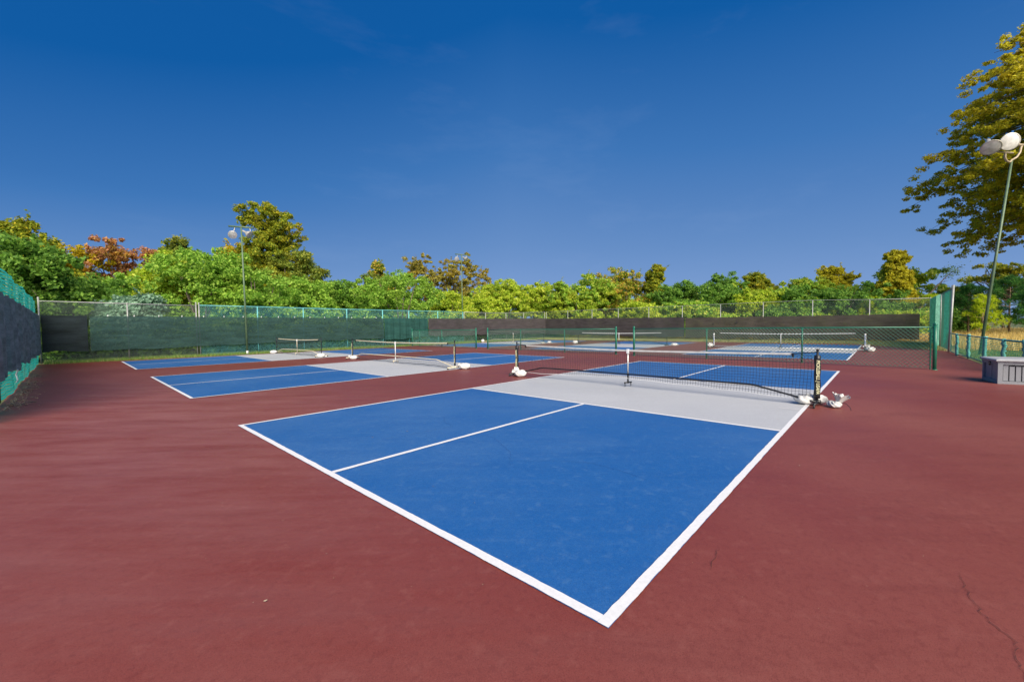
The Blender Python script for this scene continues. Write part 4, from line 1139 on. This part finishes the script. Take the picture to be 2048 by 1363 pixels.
# low mixed undergrowth filling the foot of the tree line
def undergrowth(name, label, pts, hts, mat, seed, per=70, leaf=.13):
    g = np.random.default_rng(seed); Pn = np.array(pts); cen = []
    for (x, y), hh in zip(pts, hts):
        n = int(16 * hh); c = np.stack([x + g.normal(0, .8, n), y + g.normal(0, .8, n), g.uniform(.1, hh, n)], 1); cen.append(c)
    cen = np.concatenate(cen); P, d = clump_points(g, cen, g.uniform(.3, .6, len(cen)), per)
    ok = (P[:, 2] > -.02) & outside(P); P = P[ok]; d = d[ok]
    return stuff(fast_mesh(name, leaf_quads(P, leaf, g, d), 4, mat), label, 'undergrowth')
undergrowth('undergrowth', 'dark tangled undergrowth at the foot of the trees behind the green windscreen', [(-3 + i * 1.25, (29.4 if i < 22 else 30.6) + .5 * math.sin(i * 1.7)) for i in range(37)], [1.8 + .6 * math.sin(i * 2.1) for i in range(37)], M['leaf_green'], 41)
undergrowth('undergrowth', 'mixed bright undergrowth at the foot of the far tree row', [(41.5 + .8 * math.sin(i * 2.3), 30 - i * 1.25) for i in range(27)], [1.7 + .6 * math.sin(i * 1.3) for i in range(27)], M['leaf_limemid'], 42)
undergrowth('woodland_backdrop', 'continuous green woodland mass filling the gaps between the trees behind the green windscreen', [(-4 + i * 1.5, 38.5 + 1.0 * math.sin(i * 1.7)) for i in range(30)], [5.0 + .8 * math.sin(i * 2.1) for i in range(30)], M['leaf_mid'], 44, per=60, leaf=.17)
undergrowth('woodland_backdrop', 'continuous yellow-green woodland mass filling the gaps in the far tree row', [(51.5 + 1.0 * math.sin(i * 2.3), 36 - i * 1.5) for i in range(27)], [5.6 + .7 * math.sin(i * 1.3) for i in range(27)], M['leaf_limemid'], 45, per=60, leaf=.18)
undergrowth('low_yellow_weeds', 'low yellow-green weeds below the far black windscreen', [(37.6 + .4 * math.sin(i * 2.3), 25.5 - i * .9) for i in range(12)], [.35] * 12, M['leaf_limeyel'], 43, per=60, leaf=.10)

# the big tree at the right
def big_tree():
    g = np.random.default_rng(77); r = random.Random(77); X, Y = BT[0], BT[1]
    root = empty('shade_tree', 'huge golden-green tree filling the upper right edge with drooping layered branches', 'tree', (X, Y, 0))
    tb = MB(); tb.tube([(0, 0, 0), (.2, .1, 5), (.1, .2, 11), (-.1, .2, 19), (0, .1, 25)], [.55, .45, .34, .18, .05], 10)
    cen = []; rd = []
    for i in range(210):
        t = (i + .5) / 210; z = 10.2 + 17.6 * t; prof = math.sin(min(1, (t * .83 + .17)) * math.pi) ** .5
        R_ = BT[2] * prof * r.uniform(.72, 1.04); a = i * 2.39996 + r.uniform(-.25, .25)
        dx, dy = math.cos(a), math.sin(a)
        e = np.array([dx * R_, dy * R_, z - (.12 + .16 * r.random()) * R_]); s_ = np.array([0, 0, z - R_ * .28])
        mid = np.array([dx * R_ * .5, dy * R_ * .5, z + .02 * R_])
        tb.tube([tuple(s_), tuple(mid), tuple(e)], [.10, .05, .012], 5)
        m = int(10 + R_ * 2.6)
        for k in range(m):
            u = .34 + .66 * (k + r.random()) / m
            p = (1 - u) ** 2 * s_ + 2 * u * (1 - u) * mid + u * u * e
            sd_ = g.normal(0, 1) * (.35 + .9 * (1 - abs(u - .7))) * .75
            cen.append(p + np.array([-dy * sd_, dx * sd_, g.normal(0, .42) - .25 * abs(sd_) * .5])); rd.append(r.uniform(.22, .46))
    cen = np.array(cen); rd = np.array(rd) * 1.2
    P, d = clump_points(g, cen, rd, 74, .6)
    fast_mesh('crown', leaf_quads(P, .135, g, d), 4, M['leaf_big'], root)
    tb.build('trunk', M['twig'], root, True)
BT = (53.0, -16.0, 13.6)
big_tree()
